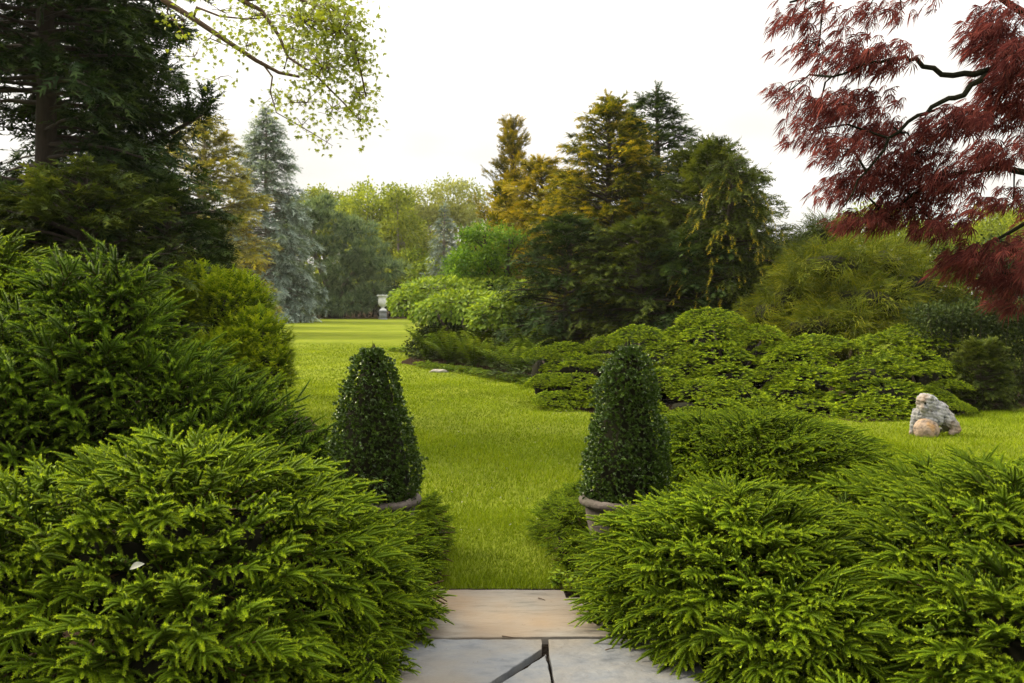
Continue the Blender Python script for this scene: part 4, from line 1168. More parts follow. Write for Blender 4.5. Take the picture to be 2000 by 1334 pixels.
# right background: dark shrub, brushwood fence, distant trees
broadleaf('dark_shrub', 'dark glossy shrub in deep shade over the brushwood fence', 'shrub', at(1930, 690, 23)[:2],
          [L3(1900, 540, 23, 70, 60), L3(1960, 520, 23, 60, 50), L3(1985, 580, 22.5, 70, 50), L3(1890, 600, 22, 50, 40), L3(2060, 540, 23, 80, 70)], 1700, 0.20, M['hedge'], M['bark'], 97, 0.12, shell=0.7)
broadleaf('spring_tree', 'distant yellow green tree below the red maple, behind the dark shrub', 'tree', at(1950, 600, 60)[:2],
          [L3(1960, 450, 60, 70, 34), L3(1900, 480, 60, 60, 30), L3(2040, 440, 60, 60, 40)], 1400, 0.55, M['broadleaf'], M['bark_grey'], 98, 0.2, group=far_group)
broadleaf('spring_tree', 'distant yellow green tree beyond the golden threadleaf mound', 'tree', at(1700, 600, 58)[:2],
          [L3(1690, 440, 58, 50, 34), L3(1760, 460, 58, 60, 30), L3(1820, 470, 58, 50, 30), L3(1640, 455, 58, 30, 22)], 1400, 0.5, M['broadleaf'], M['bark_grey'], 99, 0.2, group=far_group)
conifer('round_evergreen', 'dark rounded evergreen at the end of the layered spruces, beside the fence', 'shrub', at(1915, 780, 17.4)[:2], 1.10, 0.52, OLIVE, 100, 0.05, 110, FRONDS, 0.14, lambda u: (1 - u ** 2) ** 0.5 + 0.1, (0.9, 0.1), 0.1, 0.04, per=8, jag=0.15)

fb = at(1960, 700, 18.6)
fence = thing('clipped_hedge', 'dark flat topped hedge with straggly upright stems behind the lion lawn', 'hedge', (float(fb[0]), 18.6, 0.0))
g, gs = Geo(), Geo(); rng = np.random.default_rng(101)
n = 3600
P = np.stack([rng.uniform(7.6, 11.8, n), 18.6 + rng.uniform(-0.30, 0.45, n), 1.66 * rng.random(n) ** 0.8], 1)
P[:900, 2] = 1.62 + rng.normal(0, 0.03, 900)
d = norm(np.stack([rng.normal(0, 0.35, n), -0.35 + 0 * P[:, 0], rng.normal(0.0, 0.7, n)], 1))
g.spread_any(CLUMPS_FINE, P, frames(d, rng.normal(0, 1, P.shape)), 0.26 * rng.uniform(0.7, 1.3, n), rng.normal(0, 0.14, n), rng)
part('foliage', g, M['hedge'], fence, stuff=True)
for x in np.arange(7.7, 11.8, 0.06):
    yo = 18.6 + rng.uniform(-0.36, 0.2)
    h = 1.66 + rng.normal(0, 0.05)
    tube(gs, [(x, yo, 0.0), (x + rng.normal(0, 0.03), yo + rng.normal(0, 0.02), h * 0.5), (x + rng.normal(0, 0.05), yo, h)], [0.009, 0.008, 0.005], 4, rng.random(), False)
part('stems', gs, M['reed'], fence, stuff=True)

# ---- dark trees and shrubs on the left
LUSH = lambda u: np.clip(1.15 - 0.75 * u, 0.1, 1.0)
thin_rng = np.random.default_rng(5)
conifer('dark_tall_conifer', 'towering dark evergreen with a bare lower trunk, its top beyond the frame at the left', 'tree', at(92, 600, 15)[:2], 12.5, 2.15, DARK, 111, 2.6, 420, FRONDS, 0.30,
        lambda u: 1.0 - 0.65 * u, (0.4, 0.0), 0.22, 0.20, per=7, jag=0.35, dT=-0.02,
        skip=lambda h, a: 3.7 < h < 5.0 and (math.cos(a) < 0.72 or thin_rng.random() < 0.25) and thin_rng.random() < 0.90)
conifer('dark_tall_conifer', 'second dark evergreen stem behind the towering one, thick with foliage', 'tree', at(200, 600, 17)[:2], 11.5, 1.75, DARK, 112, 2.2, 330, FRONDS, 0.30,
        lambda u: 1.0 - 0.6 * u, (0.5, 0.0), 0.2, 0.16, per=7, jag=0.45)
conifer('dark_cypress_shrub', 'broad dark cypress in shade under the towering evergreen', 'tree', at(170, 600, 13.2)[:2], 3.75, 1.75, OLIVE, 113, 0.2, 150, FRONDS, 0.22, lambda u: (1 - u ** 1.8) ** 0.6, (0.6, -0.1), 0.2, 0.10, per=7.5, jag=0.3, dT=-0.12)
conifer('dark_cypress_shrub', 'dark cypress with a reaching side limb, beside the golden cedar', 'tree', at(330, 600, 14.5)[:2], 3.7, 1.25, DARK, 114, 0.2, 140, FRONDS, 0.22, lambda u: (1 - u ** 1.8) ** 0.6, (0.6, -0.1), 0.2, 0.10, per=7.5, jag=0.4, dT=0.05)
conifer('dark_cypress_shrub', 'dark cypress filling the left edge under the bare trunk', 'tree', at(10, 600, 13.5)[:2], 3.5, 1.5, DARK, 115, 0.2, 120, FRONDS, 0.22, lambda u: (1 - u ** 1.8) ** 0.6, (0.6, -0.1), 0.2, 0.10, per=7.5, jag=0.3)
conifer('green_arborvitae', 'narrow dark green arborvitae at the lawn side of the dark cypresses', 'tree', at(425, 600, 20)[:2], 3.4, 0.62, (M['hedge'], M['bark']), 116, 0.1, 130, FRONDS_UP, 0.2, lambda u: (1 - u ** 2.2) ** 0.6, (1.1, 0.6), 0.05, 0.06, per=7)
def side_limb():
    rng = np.random.default_rng(117)
    root = [o for o in bpy.data.objects if o.get('label', '').startswith('second dark evergreen')][0]
    g = Geo(); pts = np.array([at(215, 330, 16.8), at(290, 285, 16.4), at(350, 250, 16.2), at(395, 225, 16)])
    tube(g, pts, [0.07, 0.05, 0.035, 0.012], 6)
    part('limb', g, M['bark'], root, True)
    g = Geo()
    for (px, py, r, n) in [(300, 270, 26, 70), (345, 245, 22, 60), (385, 235, 26, 80), (402, 205, 12, 36), (405, 185, 6, 14), (370, 222, 16, 36), (325, 290, 20, 46), (300, 200, 30, 70), (318, 80, 18, 40), (310, 130, 20, 40)]:
        c = at(px, py, 16.2); k = r / F_PX * 16.2
        P = c + rng.normal(0, 0.6, (n, 3)) * k
        d = norm((P - c) + np.array([0.05, 0, 0.12]) + rng.normal(0, 0.05, P.shape))
        g.spread_any(FRONDS, P, frames(d, np.array([0, 0, 1.0]) + rng.normal(0, 0.3, P.shape)), 0.22, 0.0, rng)
    part('side_foliage', g, M['dark_conifer'], root, stuff=True)
side_limb()
D = 13.5
thread_mound('fine_leaf_shrub', 'bright green fine leaved shrub bulging onto the lawn behind the upright spruce', 'shrub', at(450, 700, D)[:2],
             [L3(455, 620, D, 70, 70, 60), L3(390, 600, D + .3, 70, 66), L3(500, 690, D - .4, 60, 70), L3(520, 730, D - .6, 48, 50), L3(340, 640, D, 60, 80), L3(440, 720, D - .5, 70, 60)], 6500, M['bright_box'], 118, 0.18, None, FRONDS_UP, 0.5, 0.7)

# ---- cut-leaf maple leaning in at the upper right
def cut_leaf(seed):
    rng = np.random.default_rng(seed); g = Geo()
    m = 7
    for i in range(m):
        an = math.radians(-78 + 156 * i / (m - 1))
        l = (1.0 - 0.45 * abs(i - 3) / 3) * rng.uniform(0.85, 1.1)
        d0 = np.array([math.cos(an), math.sin(an), -0.1])
        mid = norm(d0 + np.array([0.12, 0, -0.05])) * l * 0.5
        tip = mid + norm(d0 + np.array([0.55, 0, -0.40])) * l * 0.55
        sd = norm(np.cross(norm(d0), [0, 0, 1.0])) * 0.030
        t = rng.uniform(0.25, 0.7)
        g.add([np.zeros(3), mid + sd, tip, mid - sd], [(0, 1, 2), (0, 2, 3)], [t - 0.1, t, t + 0.15, t])
    return g.tpl()
CUT = [cut_leaf(i) for i in range(6)]

def red_maple():
    rng = np.random.default_rng(121)
    b = np.array([4.05, 6.6, 0.0])
    t = thing('red_maple', 'dark red cut leaf maple whose drooping branches hang in from the upper right', 'tree', tuple(b))
    g = Geo(); top = at(2090, 175, 6.4)
    tube(g, [b, b + np.array([-0.05, 0, 0.8]), b + np.array([-0.22, -0.05, 1.7]), b + np.array([-0.2, -0.1, 2.5]), top], [0.15, 0.115, 0.10, 0.085, 0.05], 10)
    part('trunk', g, M['dark_twig_and_shade'], t, True)
    limbs = [([(2090, 175, 6.4), (2000, 142, 6.1), (1960, 130, 6.05), (1905, 142, 6.0), (1840, 146, 6.0), (1790, 120, 5.9), (1755, 112, 5.9), (1700, 125, 5.8), (1620, 150, 5.8)], 0.027),
             ([(1925, 146, 6.0), (1880, 185, 5.95), (1840, 200, 5.9), (1790, 228, 5.9), (1740, 270, 5.9), (1690, 330, 5.9), (1650, 400, 5.9)], 0.019),
             ([(2090, 330, 6.4), (2000, 335, 6.3), (1940, 330, 6.25), (1880, 334, 6.2), (1800, 370, 6.2), (1730, 420, 6.2)], 0.026),
             ([(2090, 100, 6.5), (2010, 30, 6.5), (1940, -10, 6.5), (1800, -30, 6.2), (1650, -20, 6.0), (1540, 0, 5.9)], 0.03),
             ([(2090, 400, 6.4), (2000, 440, 6.4), (1930, 480, 6.4), (1880, 520, 6.4)], 0.018)]
    ends = []
    for pts, r in limbs:
        w = np.array([at(*p) for p in pts])
        fine = np.concatenate([w[:-1] + (w[1:] - w[:-1]) * q for q in (0, 0.33, 0.66)] + [w[-1:]]).reshape(-1, 3)
        order = np.concatenate([np.arange(len(w) - 1) + k / 3 for k in range(3)] + [[len(w) - 1]])
        fine = fine[np.argsort(order)] + rng.normal(0, 0.008, fine.shape)
        g = Geo(); tube(g, fine, np.linspace(r, r * 0.22, len(fine)), 7)
        part('limb', g, M['dark_twig_and_shade'], t, True)
        ends.append(fine)
    nodes = np.concatenate(ends)
    lumps = [(1600, 90, 95, 34, 150), (1570, 25, 80, 34, 150), (1540, 180, 50, 28, 70), (1690, 110, 100, 40, 330), (1600, 210, 80, 36, 190), (1580, 255, 60, 30, 110), (1680, 200, 80, 40, 230), (1640, 290, 60, 34, 150), (1720, 260, 70, 40, 230),
             (1640, 370, 55, 40, 150), (1720, 340, 80, 44, 330), (1790, 300, 70, 44, 300), (1690, 430, 70, 26, 170), (1770, 400, 80, 44, 360), (1840, 350, 70, 44, 290), (1830, 440, 60, 30, 170), (1860, 240, 60, 40, 230),
             (1940, 60, 60, 60, 480), (1980, 130, 60, 60, 430), (1950, 210, 70, 50, 380), (1940, 300, 60, 40, 220), (1980, 390, 40, 40, 120), (1900, 500, 46, 36, 240), (1960, 540, 50, 44, 260), (1980, 480, 30, 30, 60), (1970, 590, 36, 20, 90), (1860, 520, 24, 26, 80),
             (1760, 20, 60, 20, 60), (2060, 200, 80, 160, 700), (2060, 450, 70, 100, 400), (1690, 20, 50, 24, 90), (1910, 400, 40, 34, 110)]
    g, gt = Geo(), Geo()
    for (px, py, rx, ry, n) in lumps:
        dep = rng.uniform(5.75, 6.45); k = dep / F_PX
        c = at(px, py, dep)
        n = int(n * (0.58 if px < 1850 else (0.66 if py < 350 else 0.52)))
        # each spray is an arching fan of twigs falling to the left
        near = nodes[np.argmin(((nodes - c) ** 2).sum(1))]
        q = norm(rng.normal(0, 1, (n, 3))) * (rng.random((n, 1)) ** 0.45)
        q[:, 2] = np.where(q[:, 2] < 0, q[:, 2] * 0.8, q[:, 2])
        P = c + q * np.array([rx * k, 0.32, ry * k])
        P[:, 2] -= 0.10 * (q[:, 0] ** 2) * ry * k
        d = norm(np.stack([-0.75 + 0.5 * q[:, 0] * (px > 1850), q[:, 1] * 0.5, -0.75 + 0 * q[:, 0]], 1) + rng.normal(0, 0.22, P.shape))
        g.spread_any(CUT, P, frames(d, rng.normal(0, 0.45, P.shape) + np.array([-0.3, -0.2, 1.0])), 0.100 * rng.uniform(0.7, 1.25, n), rng.normal(0.04, 0.14, n), rng)
        mid = (near + c) / 2 + np.array([0, 0, 0.06])
        tube(gt, [near, mid, c], [0.008, 0.006, 0.004], 4, 0.3, False)
        for j in range(0, n, 9):
            m_ = (c + P[j]) / 2 + np.array([0, 0, 0.03])
            tube(gt, [c, m_, P[j]], [0.0032, 0.0024, 0.0014], 3, 0.3, False)
    part('leaves', g, M['maple_red'], t, stuff=True)
    part('twigs', gt, M['dark_twig_and_shade'], t, True, stuff=True)
red_maple()

# ---- branch of a young leaved tree hanging in at the upper left
def lobed_leaf(seed):
    rng = np.random.default_rng(seed); g = Geo()
    ang = np.radians([180, 120, 78, 55, 30, 14, 0, -14, -30, -55, -78, -120])
    r = np.array([0.05, 0.34, 0.62, 0.34, 0.80, 0.42, 1.0, 0.42, 0.80, 0.34, 0.62, 0.34]) * rng.uniform(0.9, 1.1, 12)
    V = np.stack([r * np.cos(ang) * 0.6 + 0.4, r * np.sin(ang) * 0.6, -0.15 * r * r + 0 * r], 1)
    V = np.concatenate([[[0.35, 0, 0.03]], V])
    F = [(0, 1 + (i + 1) % 12, 1 + i) for i in range(12)]
    return g.add(V, F, np.concatenate([[0.4], np.full(12, 0.55)])).tpl()
LOBED = [lobed_leaf(i) for i in range(4)]

def overhanging_tree():
    rng = np.random.default_rng(131)
    b = np.array([-6.3, 9.4, 0.0])
    t = thing('young_leaved_tree', 'tree leaning in over the upper left, thin branches with small yellow green leaves', 'tree', tuple(b))
    g = Geo()
    tube(g, [b, b + np.array([0.05, 0, 2.0]), b + np.array([0.1, 0, 3.6]), b + np.array([0.5, 0, 5.0]), b + np.array([1.2, 0, 5.9])], [0.24, 0.19, 0.16, 0.12, 0.09], 10)
    part('trunk', g, M['bark_grey'], t, True)
    D = 9.3
    limbs = [([(130, -260, D), (250, -90, D), (320, 0, D), (380, 38, D), (440, 78, D), (500, 118, D), (545, 142, D), (585, 150, D)], 0.036),
             ([(130, -260, D), (360, -90, 9.1), (470, 0, 9.0), (510, 20, 9.0), (545, 70, 9.0), (562, 110, 9.0), (555, 135, 9.0)], 0.028),
             ([(378, 36, D), (384, 14, 9.2), (430, 32, 9.2), (480, 37, 9.2), (530, 34, 9.2)], 0.014),
             ([(330, 8, D), (326, 24, 9.4), (355, 60, 9.4), (372, 100, 9.4)], 0.010),
             ([(510, 120, D), (532, 150, 9.3), (528, 180, 9.3), (540, 220, 9.3), (575, 240, 9.3)], 0.010),
             ([(480, 0, 9.0), (560, -10, 8.9), (640, 20, 8.9), (690, 80, 8.9), (705, 140, 8.9), (715, 190, 8.9)], 0.018),
             ([(560, 110, 9.0), (620, 150, 9.0), (670, 200, 9.0), (705, 238, 9.0)], 0.012),
             ([(575, 240, 9.3), (610, 260, 9.3), (650, 285, 9.3)], 0.006)]
    for pts, r in limbs:
        w = np.array([at(*p) for p in pts])
        g = Geo(); tube(g, w, np.linspace(r, r * 0.35, len(w)), 7)
        part('branch', g, M['twig'], t, True)
    lumps = [(500, 30, 70, 40, 170), (590, 40, 80, 50, 520), (660, 60, 60, 60, 520), (630, 130, 70, 50, 330), (700, 180, 34, 46, 190), (690, 110, 40, 50, 240), (705, 235, 26, 12, 50), (570, 95, 60, 40, 180), (480, 90, 50, 30, 60), (410, 75, 50, 40, 70),
             (380, 110, 30, 44, 50), (360, 40, 40, 40, 45), (430, 20, 50, 30, 70), (540, 190, 60, 40, 60), (600, 200, 60, 40, 90), (590, 245, 40, 24, 50), (640, 275, 26, 10, 26), (650, 210, 40, 30, 90), (430, 150, 50, 30, 26), (620, -20, 90, 30, 300), (640, 10, 70, 30, 200)]
    g, gt = Geo(), Geo()
    for (px, py, rx, ry, n) in lumps:
        dep = rng.uniform(8.7, 9.6); k = dep / F_PX; c = at(px, py, dep)
        m_ = max(3, n // 9)
        tw = c + norm(rng.normal(0, 1, (m_, 3))) * rng.random((m_, 1)) ** 0.5 * np.array([rx * k, 0.4, ry * k])
        for e in tw:
            tube(gt, [c, (c + e) / 2 + rng.normal(0, 0.03, 3), e], [0.0045, 0.003, 0.002], 3, 0.3, False)
            kk = max(2, int(round(n / m_)))
            P = e + rng.normal(0, 0.075, (kk, 3))
            d = norm(rng.normal(0, 0.6, P.shape) + np.array([0.3, 0, -0.55]))
            g.spread_any(LOBED, P, frames(d, rng.normal(0, 0.6, P.shape) + np.array([0, 0, 1.0])), 0.070 * rng.uniform(0.6, 1.25, kk), rng.normal(0, 0.2, kk), rng)
    part('leaves', g, M['young_leaf'], t, stuff=True)
    part('twigs', gt, M['twig'], t, True, stuff=True)
overhanging_tree()

# ---- ferns and small plants at the edge of the centre bed
def frond_tpl(seed):
    rng = np.random.default_rng(seed); g = Geo()
    ax = lambda q: np.array([0.25 * q + 0.45 * q * q, 0, 1.35 * q - 0.45 * q * q])
    tube(g, [ax(q) for q in (0, 0.3, 0.6, 0.95)], [0.012, 0.010, 0.007, 0.003], 3, 0.3, False)
    for i in range(13):
        q = 0.22 + 0.76 * i / 12
        for s in (-1, 1):
            l = 0.26 * math.sin(math.pi * (0.18 + 0.80 * (q - 0.2))) + 0.03
            d = norm(np.array([0.55, s * 1.0, 0.05 + rng.normal(0, 0.1)]))
            diamond(g, ax(q), d, (0, 0, 1), l, 0.075, 0.35 + 0.2 * q, 0.55 + 0.3 * q)
    return g.tpl()
FROND = [frond_tpl(i) for i in range(4)]
def fern(label, px, py, size, n, seed):
    rng = np.random.default_rng(seed)
    b = on_ground(px, py)
    t = thing('fern', label, 'fern', tuple(b), 'ferns under the weeping umbrella tree')
    for i in range(n):
        a = 2 * math.pi * i / n + rng.normal(0, 0.2)
        g = Geo()
        g.spread(FROND[i % 4], (b + np.array([0.05 * math.cos(a), 0.05 * math.sin(a), 0]))[None], frames(np.array([[math.cos(a), math.sin(a), rng.normal(0.12, 0.15)]]), (0, 0, 1)), size * rng.uniform(0.8, 1.15), rng.normal(0, 0.08))
        part('frond', g, M['fern'], t)
fern('upright fern at the lawn corner of the bed, catching the light', 838, 712, 1.0, 13, 141)
fern('fern just right of the sunlit corner fern under the weeping tree', 880, 716, 0.85, 11, 142)
fern('shaded fern in the middle of the bed edge beneath the weeping tree', 925, 722, 0.8, 11, 143)
fern('shaded fern right of the middle of the bed edge beneath the weeping tree', 970, 727, 0.75, 11, 144)
fern('fern beside the stepped left end of the layered spruces', 1012, 738, 0.8, 11, 145)
fern('taller fern behind the bed edge, between umbrella tree trunk and layered spruces', 1000, 712, 1.0, 11, 146)
for px_, py_, sd_, lab_ in [(860, 700, 151, 'fern behind the sunlit corner fern, half hidden under the weeping tree'), (905, 706, 152, 'fern in deep shade below the first umbrella dome'), (950, 712, 153, 'fern in deep shade below the rightmost umbrella dome'),
                            (1030, 726, 154, 'fern wedged against the dark yew at the right end of the bed')]:
    fern(lab_, px_, py_, 1.05, 12, sd_)
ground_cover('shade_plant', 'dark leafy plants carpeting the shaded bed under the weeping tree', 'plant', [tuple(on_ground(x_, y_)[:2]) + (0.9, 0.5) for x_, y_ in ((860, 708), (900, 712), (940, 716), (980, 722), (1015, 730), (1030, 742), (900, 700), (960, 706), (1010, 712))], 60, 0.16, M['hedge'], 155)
ground_cover('low_edging_plant', 'low yellow green plant spilling onto the lawn left of the corner fern', 'plant', [tuple(on_ground(796, 688)[:2]) + (0.40, 0.22), tuple(on_ground(776, 686)[:2]) + (0.30, 0.16)], 40, 0.12, M['ground_leaf'], 147)
ground_cover('low_edging_plant', 'low dark plants added to stand for the green shade along the front of the fern bed', 'plant', [tuple(on_ground(x_, y_)[:2]) + (0.34, 0.16) for x_, y_ in ((842, 719), (858, 721), (874, 723), (890, 725), (906, 727), (922, 729), (938, 732), (954, 735), (970, 738), (986, 740), (1002, 743), (1018, 746), (1034, 749), (1048, 753))], 26, 0.12, M['fern'], 157)  # plants added as a dark strip for the shade at the bed edge
ground_cover('low_edging_plant', 'small leafy weed at the foot of the corner fern', 'plant', [tuple(on_ground(828, 716)[:2]) + (0.25, 0.18)], 30, 0.09, M['ground_leaf'], 148)
def rock(name, label, cat, loc, size, mat, seed):
    rng = np.random.default_rng(seed)
    bm = bmesh.new(); bmesh.ops.create_icosphere(bm, subdivisions=3, radius=1)
    k = rng.normal(0, 1, (3, 3))
    for v in bm.verts:
        f = 1 + 0.10 * math.sin(4 * v.co.dot(Vector(k[0]))) + 0.06 * math.sin(7 * v.co.dot(Vector(k[1])))
        v.co = Vector((v.co.x * size[0] * f, v.co.y * size[1] * f, v.co.z * size[2] * f))
    me = bpy.data.meshes.new(name); bm.to_mesh(me); bm.free()
    for p in me.polygons: p.use_smooth = True
    me.materials.append(mat)
    o = link(name, me); o.location = (loc[0], loc[1], loc[2]); o['label'] = label; o['category'] = cat
    return o
rock('edging_stone', 'pale flat stone on the lawn edge before the ferns', 'stone', on_ground(857, 727) + np.array([0, 0, 0.02]), (0.24, 0.13, 0.06), M['pale_rock'], 149)

# ---- stone lion resting its paw on a ball
def stone_lion():
    b = on_ground(1826, 850)
    t = thing('stone_lion', 'weathered grey stone lion with sunset orange painted into its colour, paw on a ball', 'statue', tuple(b))
    sc = 0.73 / 1025.0
    def pt(zx, zy, y=0.0):
        return np.array([(zx - 900) * sc, y, (1105 - zy) * sc])
    blobs = []
    def chain(a, ra, c, rc, n=6):
        for q in np.linspace(0, 1, n):
            blobs.append((a + (c - a) * q, ra + (rc - ra) * q))
    chain(pt(900, 640), 0.150, pt(1120, 780), 0.135)                        # trunk
    chain(pt(860, 560), 0.125, pt(1020, 600), 0.115, 4)                     # withers
    chain(pt(1130, 820, -0.06), 0.105, pt(1230, 900, -0.08), 0.085, 4)      # near haunch
    chain(pt(1130, 820, 0.08), 0.100, pt(1230, 900, 0.10), 0.080, 4)
    chain(pt(1290, 980, -0.10), 0.060, pt(1130, 1040, -0.13), 0.042, 4)     # near hind foot
    chain(pt(1290, 980, 0.10), 0.060, pt(1130, 1040, 0.14), 0.042, 4)
    chain(pt(1300, 900, 0.0), 0.050, pt(1385, 1040, 0.03), 0.035, 4)        # tail
    chain(pt(720, 640), 0.135, pt(640, 720), 0.105, 5)                      # chest
    chain(pt(560, 650, 0.07), 0.070, pt(500, 860, 0.08), 0.050, 6)          # far foreleg
    chain(pt(500, 860, 0.08), 0.050, pt(480, 1080, 0.09), 0.045, 5)
    chain(pt(830, 700, -0.12), 0.085, pt(850, 800, -0.15), 0.062, 5)        # near shoulder and elbow
    chain(pt(850, 800, -0.15), 0.058, pt(660, 795, -0.10), 0.046, 6)        # forearm laid on the ball
    chain(pt(650, 800, -0.10), 0.050, pt(610, 800, -0.09), 0.046, 3)
    for k in range(4):
        blobs.append((pt(590, 805, -0.135 + 0.028 * k), 0.020))             # toes
    blobs.append((pt(690, 450), 0.140)); blobs.append((pt(740, 470, 0.0), 0.145)); blobs.append((pt(650, 420, -0.01), 0.120))   # skull
    chain(pt(640, 500, -0.05), 0.085, pt(575, 545, -0.08), 0.062, 4)        # muzzle
    blobs.append((pt(590, 620, -0.07), 0.045)); blobs.append((pt(545, 505, -0.09), 0.028))   # jaw, nose
    blobs.append((pt(560, 400, -0.085), 0.036)); blobs.append((pt(600, 400, 0.06), 0.034))   # brows
    blobs.append((pt(505, 385, -0.02), 0.030)); blobs.append((pt(700, 330, -0.12), 0.036)); blobs.append((pt(680, 320, 0.11), 0.034))  # ears
    rng = np.random.default_rng(151)
    for k in range(46):                                                     # curls of the mane
        a = rng.uniform(0.0, 2 * math.pi); q = rng.uniform(0.3, 1.0)
        c = pt(800 + 70 * q, 540 + 120 * q) + np.array([0.02 * q, math.cos(a) * 0.145, math.sin(a) * 0.155])
        blobs.append((c, rng.uniform(0.024, 0.038)))
    bm = bmesh.new()
    for c, r in blobs:
        bmesh.ops.create_icosphere(bm, subdivisions=2, radius=r, matrix=Matrix.Translation(Vector(c)))
    me = bpy.data.meshes.new('carving'); bm.to_mesh(me); bm.free()
    tmp = bpy.data.objects.new('carving', me); COL.objects.link(tmp)
    md = tmp.modifiers.new('remesh', 'REMESH'); md.mode = 'VOXEL'; md.voxel_size = 0.0125
    sm = tmp.modifiers.new('smooth', 'SMOOTH'); sm.iterations = 3; sm.factor = 0.5
    dg = bpy.context.evaluated_depsgraph_get()
    body = bpy.data.meshes.new_from_object(tmp.evaluated_get(dg))
    bpy.data.objects.remove(tmp); bpy.data.meshes.remove(me)
    body.name = 'body'
    for v in body.vertices:
        c = v.co
        f = 0.0035 * math.sin(c.x * 90 + c.z * 40) * math.sin(c.y * 80 + 2 * c.z) + 0.003 * math.sin(c.z * 130 + c.x * 30)
        v.co = c + v.normal * f
        v.co.z = max(v.co.z, 0.0)
    for p in body.polygons:
        p.use_smooth = True
    body.materials.clear(); body.materials.append(M['stone_statue'])
    o = link('body', body, t)
    g = Geo()
    bm = bmesh.new(); bmesh.ops.create_icosphere(bm, subdivisions=4, radius=0.175)
    V = np.array([v.co[:] for v in bm.verts]); F = np.array([[v.index for v in f.verts] for f in bm.faces]); bm.free()
    V = V * (1 + 0.015 * np.sin(V[:, :1] * 40) * np.sin(V[:, 2:] * 33)) + pt(650, 980, -0.07) + np.array(b)
    V[:, 2] = np.maximum(V[:, 2], -0.01)
    part('ball', g.add(V, F, 0.5), M['stone_ball'], t, True)
    for y in (-0.115, -0.03):
        g = Geo()
        bm = bmesh.new(); bmesh.ops.create_icosphere(bm, subdivisions=2, radius=0.018)
        V = np.array([v.co[:] for v in bm.verts]); F = np.array([[v.index for v in f.verts] for f in bm.faces]); bm.free()
        part('eye', g.add(V + pt(575, 445, y) + np.array(b), F, 0.2), M['dark_twig_and_shade'], t, True)
    t.rotation_euler = (0, 0, math.radians(10))
stone_lion()

# ---- grass blades on the nearer lawn
def grass_blades():
    rng = np.random.default_rng(161)
    g = Geo()
    zones = [((-1.4, 1.9), (6.60, 9.3), 6500, 0.036, 0.0028), ((-2.6, 5.2), (7.8, 14.5), 2100, 0.044, 0.0042), ((2.4, 9.5), (7.2, 19.0), 1300, 0.046, 0.0050), ((-6.5, 5.0), (11.5, 24.0), 760, 0.040, 0.0070), ((-12.0, 2.0), (17.0, 42.0), 260, 0.034, 0.013)]
    for (x0, x1), (y0, y1), dens, h, w in zones:
        n = int((x1 - x0) * (y1 - y0) * dens)
        P = np.stack([rng.uniform(x0, x1, n), rng.uniform(y0, y1, n), np.zeros(n)], 1)
        px = P[:, 0] / P[:, 1] * F_PX + CX
        edge = rng.random(n) * 0.22
        ok = (px > -60) & (px < 2060) & (P[:, 1] < y1 - edge * (y1 - y0)) & ((P[:, 1] > y0 + edge * 0.5 * (y1 - y0)) | (y0 < 7.5))
        for poly in BEDS.values():
            ok &= ~in_poly(P, poly)
        ok &= ~((np.abs(P[:, 0] - 0.05) < 1.0) & (P[:, 1] < 6.60))
        P = P[ok]; n = len(P)
        patch = np.sin(P[:, 0] * 1.7 + 1) * np.sin(P[:, 1] * 1.3) + 0.6 * np.sin(P[:, 0] * 4.1 + P[:, 1] * 2.3)
        tall = 1 + 0.25 * patch + 0.7 * np.exp(-(P[:, 1] - 6.55) / 0.25) * (P[:, 1] < 8)
        hh = h * tall * rng.uniform(0.5, 1.25, n)
        lean = rng.normal(0, 0.45, (n, 2)) * hh[:, None] + np.array([0.1, 0.0]) * hh[:, None]
        a = rng.uniform(0, math.pi, n)
        sd = np.stack([np.cos(a), np.sin(a), 0 * a], 1) * (w * rng.uniform(0.6, 1.3, n))[:, None]
        V = np.stack([P - sd, P + sd, P + np.stack([lean[:, 0], lean[:, 1], hh], 1)], 1)
        worn = np.sin(P[:, 0] * 0.9 + 2) * np.sin(P[:, 1] * 0.55 + 0.7) + 0.7 * np.sin(P[:, 0] * 2.9 - P[:, 1] * 1.9)
        tt = np.clip(0.40 + 0.09 * patch + 0.11 * worn + rng.normal(0, 0.20, n), 0.02, 1)
        g.add(V.reshape(-1, 3), np.arange(3 * n).reshape(-1, 3), np.stack([tt - 0.18, tt - 0.18, tt + 0.10], 1).clip(0, 1).reshape(-1))
    o = link('grass', g.mesh('grass', M['grass'])); o['kind'] = 'stuff'
grass_blades()

# ---- small litter
def litter_leaf(label, loc, size, rot, seed):
    rng = np.random.default_rng(seed)
    g = Geo()
    a = np.linspace(0, 1, 6); w = np.sin(a * math.pi) * 0.28 + 0.01
    mid = np.stack([a - 0.5, 0 * a, 0.10 * np.sin(a * 3)], 1)
    V = np.concatenate([mid + np.stack([0 * a, w, 0.10 * w / 0.28], 1), mid, mid - np.stack([0 * a, w, -0.08 * w / 0.28], 1)])
    F = [q for r in (0, 6) for j in range(5) for q in ((r + j, r + j + 6, r + j + 7), (r + j, r + j + 7, r + j + 1))]
    me = g.add(V * size, F, 0.5).mesh('fallen_leaf', M['dry_leaf'])
    o = link('fallen_leaf', me); o.location = tuple(loc); o.rotation_euler = rot
    o['label'] = label; o['category'] = 'leaf'
    return o
litter_leaf('pale dry leaf caught on the face of the largest spreading spruce', at(268, 1107, 4.12), 0.062, (0.5, -0.3, 0.4), 171)

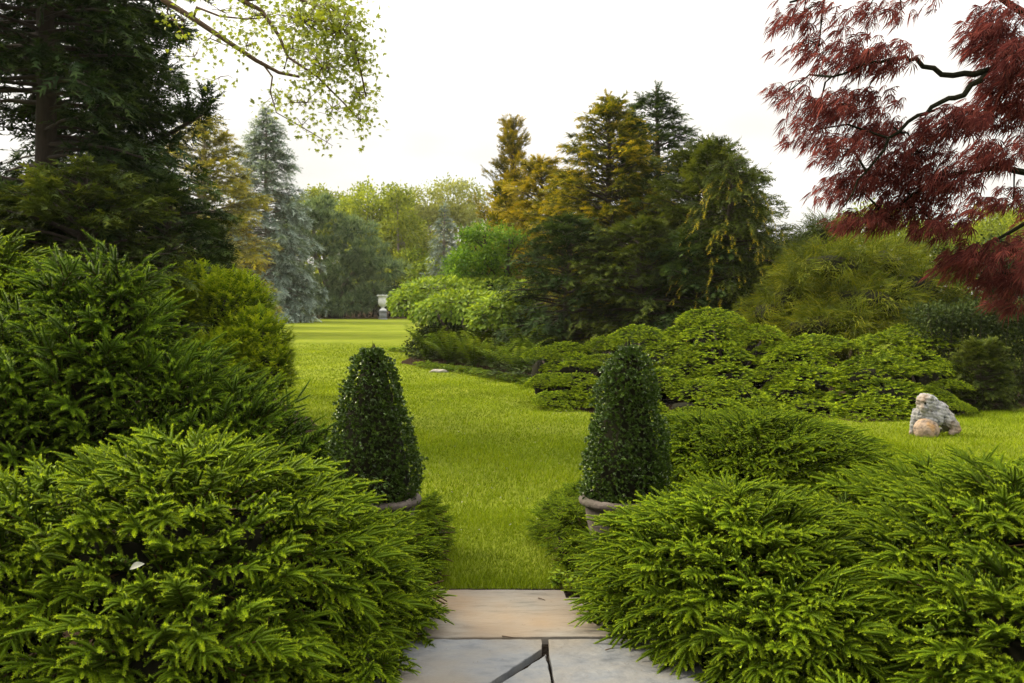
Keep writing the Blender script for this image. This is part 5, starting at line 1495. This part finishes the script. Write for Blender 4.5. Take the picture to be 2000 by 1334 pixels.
def twig_bit(px, py, L, a, seed, label):
    rng = np.random.default_rng(seed)
    c = on_ground(px, py, SLAB_Z + 0.008)
    d = np.array([math.cos(a), math.sin(a), 0]) * L / 2
    g = Geo(); tube(g, [c - d, c + np.array([0.2 * d[1], -0.2 * d[0], 0.004]), c + d], [0.004, 0.003, 0.002], 5)
    o = link('twig', g.mesh('twig', M['twig'], True)); o['label'] = label; o['category'] = 'twig'
twig_bit(1058, 1170, 0.06, -0.8, 181, 'curled brown twig near the back edge of the sandstone slab')
twig_bit(992, 1244, 0.07, -0.4, 182, 'short brown twig lying along the seam between sandstone and blue flagstone')
twig_bit(1190, 1268, 0.05, 0.5, 183, 'tiny dark twig on the right blue flagstone beside the rounded spruce')

# ---- the evening air
def haze():
    bm = bmesh.new(); bmesh.ops.create_cube(bm, size=1.0)
    for v in bm.verts:
        v.co = Vector((v.co.x * 320, 70 + v.co.y * 200, (v.co.z + 0.5) * 22 - 1.0))
    me = bpy.data.meshes.new('haze'); bm.to_mesh(me); bm.free()
    m = bpy.data.materials.new('air'); m.use_nodes = True
    nt = m.node_tree; nt.nodes.clear()
    out = nt.nodes.new('ShaderNodeOutputMaterial'); v = nt.nodes.new('ShaderNodeVolumePrincipled')
    v.inputs['Color'].default_value = (1.0, 0.97, 0.88, 1); v.inputs['Density'].default_value = 0.00016
    nt.links.new(v.outputs[0], out.inputs['Volume'])
    me.materials.append(m)
    o = link('haze', me); o['kind'] = 'stuff'
haze()

def petals():
    rng = np.random.default_rng(191); g = Geo()
    n = 420
    P = np.stack([rng.uniform(-2.6, 3.2, n), 8.0 + 10 * rng.random(n) ** 1.2, rng.uniform(0.03, 0.055, n)], 1)
    ok = np.ones(n, bool)
    for poly in BEDS.values():
        ok &= ~in_poly(P, poly)
    P = P[ok]
    for p in P:
        a = rng.uniform(0, 6.283)
        diamond(g, p, (math.cos(a), math.sin(a), rng.normal(0, 0.3)), (0, 0, 1), rng.uniform(0.014, 0.034), rng.uniform(0.010, 0.02), 0.5, 0.6)
    o = link('fallen_leaves', g.mesh('fallen_leaves', M['dry_leaf'])); o['kind'] = 'stuff'
petals()

def paving_litter():
    rng = np.random.default_rng(195); g = Geo()
    n = 230
    x = np.where(rng.random(n) < 0.6, np.where(rng.random(n) < 0.5, -0.55, 0.62) + rng.normal(0, 0.10, n), rng.uniform(-0.6, 0.7, n))
    y = rng.uniform(4.6, 6.52, n)
    for px, py in zip(x, y):
        a = rng.uniform(0, 6.283); L = rng.uniform(0.008, 0.024)
        d = np.array([math.cos(a), math.sin(a), 0]) * L / 2; sd = np.array([-math.sin(a), math.cos(a), 0]) * 0.0016
        c = np.array([px, py, SLAB_Z + 0.0065])
        g.add([c - d, c + sd, c + d, c - sd], [(0, 1, 2), (0, 2, 3)], 0.5)
    o = link('needle_litter', g.mesh('needle_litter', M['twig'])); o['kind'] = 'stuff'
paving_litter()
